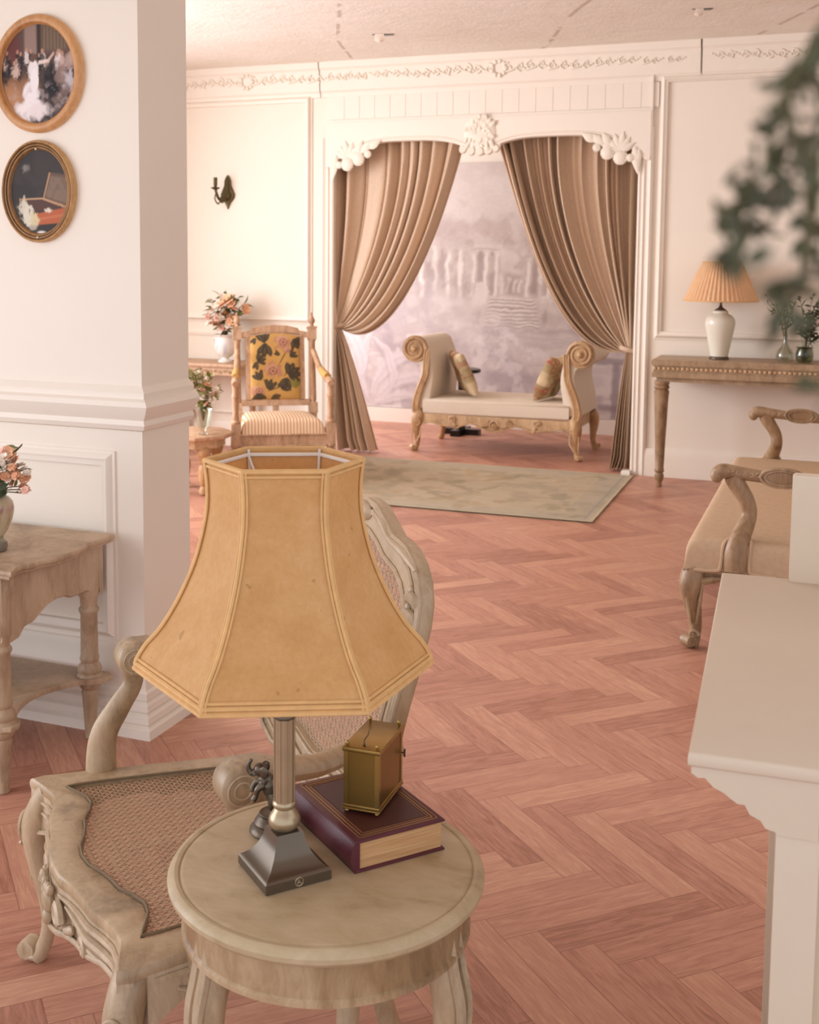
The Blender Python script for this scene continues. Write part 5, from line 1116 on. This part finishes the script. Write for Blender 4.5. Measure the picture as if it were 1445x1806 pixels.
def toile(co):
    p = Paint(co[:, 0], co[:, 2], '#c99f5e'); x, z = p.x, p.y
    p.put(.25*fbm(x*40, z*40, 3, 1), '#b48549')
    def rose(cx, cz, r):
        p.blob(cx, cz, r*1.15, r, '#b5846a', .95, 0, .2, .8, int(cx*90+70)); p.blob(cx-.01, cz+.01, r*.75, r*.65, '#c79a80', .9, 0, .3, .9, int(cx*70+30))
        for k in range(5): p.blob(cx+r*.5*math.cos(k*1.3), cz+r*.45*math.sin(k*1.3), r*.32, r*.14, '#96624e', .8, k*1.3+1.5, .3)
        p.blob(cx, cz, r*.22, r*.2, '#8a5645', .9)
    def spray(cx, cz, a0, n, l, col='#4b4338'):
        for k in range(n):
            l = l*1.0; a = a0+(k-(n-1)/2)*.55; p.blob(cx+l*.65*math.cos(a), cz+l*.65*math.sin(a), l*.62, l*.27, col, .96, a, .12, .25, k+int(cx*50+30)); p.blob(cx+l*.6*math.cos(a), cz+l*.6*math.sin(a)+.003, l*.4, l*.03, '#7b6b4a', .8, a, .3)
    def stem(x0, z0, x1, z1): 
        d = math.hypot(x1-x0, z1-z0); p.blob((x0+x1)/2, (z0+z1)/2, d/2, .004, '#5b4a30', .95, math.atan2(z1-z0, x1-x0), .2)
    stem(.09, .86, .02, .74); stem(.02, .74, -.01, .68); stem(.1, .75, .06, .66); stem(-.09, .65, -.05, .57); stem(-.06, .56, .06, .60)
    rose(.055, .90, .048); rose(-.02, .70, .05); rose(-.12, .56, .04); rose(.09, .84, .022)
    spray(-.07, .90, 1.9, 3, .075); spray(-.07, .89, 4.6, 3, .075); spray(.13, .92, 5.4, 4, .06); spray(.1, .80, .6, 3, .045); spray(.09, .67, .6, 5, .075); spray(.08, .65, 4.4, 3, .07); spray(-.13, .77, .5, 4, .05); spray(-.13, .765, 4.4, 2, .045); spray(-.1, .64, 2.2, 3, .055); spray(-.05, .57, 1.3, 3, .06); spray(.03, .585, .2, 3, .05); spray(-.12, .545, 4.8, 4, .05); spray(-.02, .53, 5.4, 4, .045, '#5b4c36'); spray(-.14, .93, 4.2, 2, .04); spray(.03, .81, 2.6, 2, .035); spray(.13, .58, 1.4, 3, .05, '#8a8448')
    return p
mb = MB(LB)
def bp(u, v):
    a, b = 2*u-1, 2*v-1; k = (max(0, 1-a**6)*max(0, 1-b**6))**.5; return (a*.176, -.018-.028*k, .497+.225*(b+1)+.02*(1-a*a)*max(0, b))
mb.sheet(bp, 110, 130); mb.sheet(lambda u, v: ((2*u-1)*.176, .012, .497+.45*v), 2, 2, True)
mb.build('back_upholstery', M['cloth'], fa, 80, recalc=False, col=lambda co: toile(np.stack([co[:, 0], co[:, 1], co[:, 2]], 1)))
mb = MB(LB)
for k in range(24): mb.ell((-.168+.0146*k, -.024, .955+.014*(1-((k-11.5)/12)**2)), .004, seg=6, rings=4); mb.ell((-.168+.0146*k, -.024, .503), .004, seg=6, rings=4)
mb.build('nail_heads', M['bronzegreen'], fa)
mb = MB(); mb.box(-FW+.02, FW-.02, .008, .05, .245, .335)
for s in (-1, 1): mb.box(s*(FW-.02)-.015, s*(FW-.02)+.015, .05, FD, .245, .335)
mb.box(-.26, .26, FD-.02, FD+.015, .245, .335); mb.tube([(-FW+.03, .0, .25), (FW-.03, .0, .25)], .008, 6); mb.tube([(-FW+.03, .004, .325), (FW-.03, .004, .325)], .006, 6); mb.build('seat_rail', M['farwood'], fa)
def stripes(co):
    p = Paint(co[:, 0], co[:, 1], '#ecd9bf'); s = np.sin(co[:, 0]*2*PI/.0215); p.put(sstep(.05, .5, s), '#cf9a6c'); p.put(sstep(.9, 1, -s)*.5, '#c9a37c'); return p
mb = MB()
def seat(u, v):
    a, b = 2*u-1, 2*v-1; wx = FW-.035+(-.035)*v
    k = (max(0, 1-abs(a)**12))**.4*(max(0, 1-abs(b)**12))**.4
    return (a*wx, .006+(FD-.02)*v, .325+.10*k+.012*(1-a*a)*(1-b*b))
mb.sheet(seat, 240, 40); mb.sheet(lambda u, v: ((2*u-1)*(FW-.035-.035*v), .006+(FD-.02)*v, .324), 2, 2, True); mb.build('seat_cushion', M['cloth'], fa, 80, recalc=False, col=stripes)
# ================================================================== RIGHT CONSOLE, LAMP, VASES
t = thing('console_table', 'long marbled wooden console with a gilt carved band against the right wall', 'console table', (-1.16, 7.89, 0))
CL = 1.75
mb = MB(); mb.prism([(0, 0), (CL, 0), (CL, .41), (0, .41)], .812, .852, bev=.006); mb.build('tabletop', M['console'], t)
mb = MB(); mb.box(.012, CL-.012, .012, .40, .765, .814); mb.box(.004, CL-.004, .004, .405, .735, .768); mb.box(.03, CL-.03, .03, .39, .705, .74); fz_ = mb.build('frieze', M['console'], t)
mb = MB()
for k in range(int(CL/.03)): mb.ell((.02+.03*k, .008, .795), (.013, .008, .009), seg=8, rings=5); mb.tube([(.008+.03*k, .008, .782), (.02+.03*k, .004, .789), (.032+.03*k, .008, .782)], .003, 5)
mb.build('carved_band', M['gilt'], fz_)
for x in (.062, CL-.062):
    for y in (.06,):
        mb = MB(); mb.lathe([(.014, 0), (.02, .006), (.018, .03), (.028, .05), (.032, .075), (.024, .095), (.032, .105), (.032, .115), (.028, .122), (.034, .3), (.046, .6), (.05, .64), (.042, .65), (.052, .665), (.044, .68), (.05, .69), (.05, .708)], 20, tr(x, y, 0)); mb.build('leg', M['console'], t)
t = thing('table_lamp', 'cream ceramic table lamp with pleated apricot shade on the right console', 'lamp', (-.755, 8.10, .8525))
mb = MB(); mb.lathe([(.001, 0), (.062, 0), (.064, .004), (.062, .014), (.058, .018)], 32); mb.build('lamp_foot', M['bronze'], t)
mb = MB(); mb.lathe([(.05, .016), (.057, .02), (.062, .05), (.078, .13), (.092, .20), (.097, .235), (.094, .262), (.08, .285), (.055, .298), (.048, .304), (.05, .316), (.04, .322), (.001, .322)], 40); mb.build('lamp_body', M['cream'], t)
mb = MB(); mb.lathe([(.036, .32), (.038, .326), (.02, .336), (.012, .345), (.008, .36), (.008, .42), (.014, .43), (.014, .5)], 16); mb.tube([(0, 0, .5), (0, 0, .648)], .004, 6); mb.ell((0, 0, .652), .01, seg=8, rings=5)
for a in range(3): mb.tube([(0, 0, .625), (.115*math.cos(a*2.1), .115*math.sin(a*2.1), .632)], .0025, 5)
mb.build('lamp_fitting', M['bronze'], t)
mb = MB(); n = 288
def ring(r, z, amp): return [((r+amp*math.sin(2*PI*k*48/n))*math.cos(2*PI*k/n), (r+amp*math.sin(2*PI*k*48/n))*math.sin(2*PI*k/n), z) for k in range(n)]
pf = [(.236, .385, .0055), (.215, .43, .005), (.19, .49, .0045), (.16, .56, .004), (.135, .61, .003), (.12, .638, .0025)]
L = [ring(r, z, a) for r, z, a in pf]+[ring(r-.003, z, a) for r, z, a in pf[::-1]]; mb.loft(L+[L[0]], cap=False); bmesh.ops.remove_doubles(mb.bm, verts=mb.bm.verts, dist=1e-6); s_ = mb.build('lamp_shade', M['pleat'], t, 60)
mb = MB(); mb.tube([(.238*math.cos(a), .238*math.sin(a), .386) for a in np.linspace(0, 2*PI, 60, False)], .0045, 6, close=True); mb.tube([(.1215*math.cos(a), .1215*math.sin(a), .638) for a in np.linspace(0, 2*PI, 40, False)], .004, 6, close=True); mb.build('shade_trim', M['piping'], s_)
t = thing('glass_bottle', 'small clear round-bellied bottle vase on the right console, nearer the lamp', 'vase', (-.345, 8.10, .8525))
mb = MB(); mb.lathe([(.001, 0), (.045, 0), (.055, .02), (.056, .045), (.045, .075), (.02, .1), (.012, .13), (.013, .17), (.016, .175), (.013, .174), (.010, .13), (.04, .07), (.05, .03), (.001, .006)], 28); mb.build('bottle', M['glass'], t)
t = thing('glass_pot', 'squat greenish glass pot of greenery on the right console', 'vase', (-.225, 8.06, .8525))
mb = MB(); mb.lathe([(.001, 0), (.04, 0), (.052, .02), (.056, .05), (.05, .08), (.046, .09), (.055, .1), (.05, .1), (.042, .088), (.048, .05), (.001, .01)], 28); mb.build('pot', M['glassgreen'], t)
bouquet('greenery', 'loose dark green sprigs standing in the glass pot on the right console', (-.225, 8.06, .93), .38, .16, [(.06, 0, .17, .02, 'pink'), (.11, -.01, .12, .02, 'pink'), (.085, 0, .38, .018, 'whitepetal')], M['leafdk'], 150, .06, seed=4)
bouquet('greenery', 'thin sparse sprig leaning out of the clear bottle on the right console', (-.345, 8.10, 1.01), .26, .12, [(-.12, 0, .26, .012, 'whitepetal'), (.02, 0, .12, .012, 'pink')], M['leaf'], 46, .05, lean=(-.05, 0), seed=6)
# ================================================================== SETTEE AT THE RIGHT
se = thing('settee', 'long tan upholstered settee with carved wooden arms at the right edge', 'settee', (-.52, 4.62, 0))
SL, SW = 2.12, .72
mb = MB()
def sofa(u, v):
    a, b = 2*u-1, 2*v-1
    k = (max(0, 1-abs(a)**30))**.3*(max(0, 1-abs(b)**80))**.3
    return (SW/2*(1+a)-.012, SL/2*(1+b)-.005, .315+.122*k+.014*(1-a*a)*(1-b*b))
mb.sheet(lambda u, v: sofa(.5-.5*math.cos(PI*u), .5-.5*math.cos(PI*v)), 60, 120); mb.sheet(lambda u, v: (SW*u-.01, SL*v, .31), 2, 2, True); mb.build('seat_upholstery', M['sofafab'], se, 70, recalc=False)
mb = MB(); wall_strip(mb, [(.008, SL*t) for t in np.linspace(.985, .015, 50)], .32, lambda t: .262+.022*math.sin(PI*t)-.02*math.exp(-((t-.5)/.08)**2), .03)
wall_strip(mb, [(SW*t, .012) for t in np.linspace(0, 1, 40)], .32, lambda t: .265+.02*math.sin(PI*t), .03); wall_strip(mb, [(SW*t, SL-.012) for t in np.linspace(1, 0, 20)], .32, lambda t: .27, .03)
wall_strip(mb, [(SW, SL*t) for t in np.linspace(0, 1, 20)], .32, lambda t: .27, .03)
mb.tube([(SW*t, .0, .314) for t in np.linspace(0, 1, 20)], .009, 6); mb.tube([(-.008, SL*t, .314) for t in np.linspace(0, 1, 40)], .009, 6)
for k in range(8): mb.tube([(.27+.022*k, -.004, .305), (.29+.022*k, -.006, .285)], [.006, .003], 6)
mb.build('seat_frame', M['gilt'] if False else M['console'], se)
for x, o in ((.03, -1), (SW-.03, 1)):
    for y, f in ((.04, -1), (SL-.04, 1)):
        mb = MB(); cabriole(mb, (x, y, .315), (x+o*.005, y+f*.01, 0), (o*.6, f*.75), .046, .044, .024, .03)
        mb.tube([(x-.02, y+f*.04, .29), (x-.025, y+f*.05, .2), (x-.01, y+f*.03, .1)], [.004, .009, .004], 6); mb.tube([(x+.03, y+f*.035, .28), (x+.022, y+f*.05, .2), (x+.008, y+f*.03, .1)], [.004, .008, .004], 6)
        mb.spiral((x, y+f*.045, .06), .02, 1.2, .008, (1, 0, 0), (0, 0, 1), 0, 1, 16)
        mb.tube(smooth_path([(x-o*.02, y+f*.03, .27), (x-o*.09, y+f*.03, .285), (x-o*.15, y+f*.025, .28)], 4), [.016]*4+[.010]*5, 8); mb.build('leg', M['console'], se)
for y, f in ((.08, -1), (SL-.09, 1)):
    mb = MB(); mb.tube(smooth_path([(.085, y, .672), (.11, y, .692), (.18, y, .688), (.25, y, .682), (.34, y, .675), (.6, y, .67), (SW+.05, y, .70)], 6), smooth_vals([(.024), .030, .026, .024, .026, .024, .03], 6), 12)
    mb.ell((.09, y, .675), (.026, .03, .03)); a_ = mb.build('arm', M['console'], se)
    mb = MB(); mb.lathe([(.03, -.02), (.085, -.016), (.09, 0), (.07, .018), (.03, .02)], 24, tr(.33, y-.012, .685) @ rotm('X', 90), sx=1, sy=.42)
    for q in (.062, .078): mb.tube([(.33+q*math.cos(a), y-.034, .685+q*.45*math.sin(a)) for a in np.linspace(0, 2*PI, 30, False)], .005, 6, close=True)
    for k in range(6): mb.spiral((.13+.022*k, y-.024, .69), .010, 1, .005, (1, 0, 0), (0, 0, 1), k, 1, 10)
    mb.build('arm_carving', M['console'], a_)
    mb = MB(); mb.tube(smooth_path([(.175, y+f*.080, .325), (.175, y+f*.076, .39), (.185, y+f*.06, .44), (.212, y, .52), (.205, y, .58), (.165, y, .645), (.15, y, .675)], 6), [(r*.8, r) for r in smooth_vals([.044, .044, .038, .03, .03, .034, .034], 6)], 12, up=(0, 1, 0)); mb.build('arm_post', M['console'], se)
    mb = MB()
    for s in (-1, 1): mb.tube(smooth_path([(.175+s*.15, y+f*.088, .318), (.175+s*.07, y+f*.09, .322), (.175+s*.052, y+f*.088, .34), (.18+s*.05, y+f*.075, .42), (.19+s*.035, y+f*.045, .446)], 5), .007, 6)
    mb.build('piping', M['sofafab'], se)
mb = MB()
mb.tube(smooth_path([(SW-.02, .06, .3), (SW+.05, .06, .7), (SW+.07, .3, .92), (SW+.07, SL/2, 1.0), (SW+.07, SL-.3, .92), (SW+.05, SL-.06, .7), (SW-.02, SL-.06, .3)], 8), .03, 10); mb.build('back_frame', M['console'], se)
mb = MB(); mb.prism([(.10, .42), (SL-.10, .42), (SL-.12, .72), (SL-.35, .88), (SL/2, .96), (.35, .88), (.12, .72)], SW+.0, SW+.07, Matrix(((0, 0, 1, 0), (1, 0, 0, 0), (0, 1, 0, 0), (0, 0, 0, 1))), bev=.015); mb.build('back_upholstery', M['sofafab'], se)
# ================================================================== WHITE CABINET IN THE FOREGROUND
wc = thing('white_cabinet', 'white painted cabinet with overhanging top and scalloped bracket, right foreground', 'cabinet', (-.150, 1.40, 0), math.radians(2.8))
mb = MB(); mb.prism([(0, 0), (.62, 0), (.62, .865), (0, .865)], .902, .92, bev=.005); mb.build('top', M['white'], wc)
mb = MB()
br = [(.004, .905), (.004, .893), (.012, .888), (.02, .889), (.03, .879), (.042, .874), (.05, .868), (.058, .863), (.066, .863), (.072, .852), (.084, .847), (.09, .838), (.1, .836), (.104, .832), (.148, .832), (.148, .905)]
XZ = Matrix(((1, 0, 0, 0), (0, 0, 1, 0), (0, 1, 0, 0), (0, 0, 0, 1)))
mb.prism(br, .006, .03, XZ, bev=.0); mb.build('bracket', M['white'], wc)
mb = MB(); mb.prism(br, .835, .859, XZ); mb.build('bracket', M['white'], wc)
for y in (.008, .80):
    mb = MB(); mb.prism([(.102, y), (.15, y), (.15, y+.05), (.102, y+.05)], 0, .84, bev=.004); mb.build('leg', M['white'], wc)
mb = MB(); mb.box(.148, .60, .03, .845, .08, .905); mb.box(.30, .60, .02, .03, .12, .86); mb.build('carcass', M['white'], wc)
mb = MB(); mb.prism([(.118, .84), (.60, .84), (.60, .875), (.118, .875)], .918, 1.115, bev=.006); mb.build('back_board', M['white'], wc)
# ================================================================== HANGING BRANCH NEAR THE LENS
hb = thing('leafy_branch', 'dark green leafy branch hanging close to the lens at the upper right', 'plant', (.02, .33, 1.585))
PT = [(-0.019, 0.409, 1.559), (-0.017, 0.429, 1.565), (-0.014, 0.498, 1.577), (-0.025, 0.466, 1.557), (-0.018, 0.41, 1.547), (-0.026, 0.447, 1.546), (-0.021, 0.454, 1.543), (-0.016, 0.417, 1.535), (-0.012, 0.488, 1.55), (-0.011, 0.413, 1.532), (-0.028, 0.439, 1.531), (-0.024, 0.456, 1.531), (-0.02, 0.447, 1.528), (-0.033, 0.46, 1.525), (-0.028, 0.48, 1.527), (-0.042, 0.5, 1.522), (-0.039, 0.421, 1.517), (-0.038, 0.464, 1.515), (-0.036, 0.47, 1.51), (-0.037, 0.421, 1.504), (-0.032, 0.387, 1.495), (-0.016, 0.511, 1.51), (-0.012, 0.431, 1.498), (-0.018, 0.43, 1.492), (-0.016, 0.499, 1.488), (-0.011, 0.468, 1.518), (-0.021, 0.446, 1.48), (-0.038, 0.481, 1.535), (-0.009, 0.399, 1.489), (-0.013, 0.488, 1.583), (-0.007, 0.438, 1.458)]
CP = Vector((0, 0, 1.5)); PT = [tuple(CP+(Vector(q)-CP)*.7) for q in PT]; O_ = Vector((.02, .33, 1.585)); r9 = random.Random(2); lf = MB(); sm = MB()
for k, q in enumerate(PT):
    q = Vector(q)-O_
    for j in range(5 if k != 15 else 8):
        d = Vector((r9.uniform(-1, 1), r9.uniform(-1, 1), r9.uniform(-1, .4))); e = q+Vector((r9.gauss(0, .0025), r9.gauss(0, .006), r9.gauss(0, .0025))); leaf_faces(lf, e, d, r9.uniform(.0055, .0095), r9.uniform(.0035, .0055), r9, .1)
for idx in ((29, 2, 8, 25, 21, 24), (2, 1, 3, 5, 10, 13, 15, 17, 18, 20), (1, 6, 11, 12, 14, 16, 19), (8, 9, 22, 23, 28), (0, 4, 7, 12)):
    pts = [Vector((0, 0, .02))]+[Vector(PT[i])-O_ for i in idx]; sm.tube(smooth_path(pts, 4), [.0007]*((len(pts)-1)*4+1), 5)
lf.build('foliage', M['leafblur'], hb, recalc=False); sm.build('stems', M['stem'], hb)
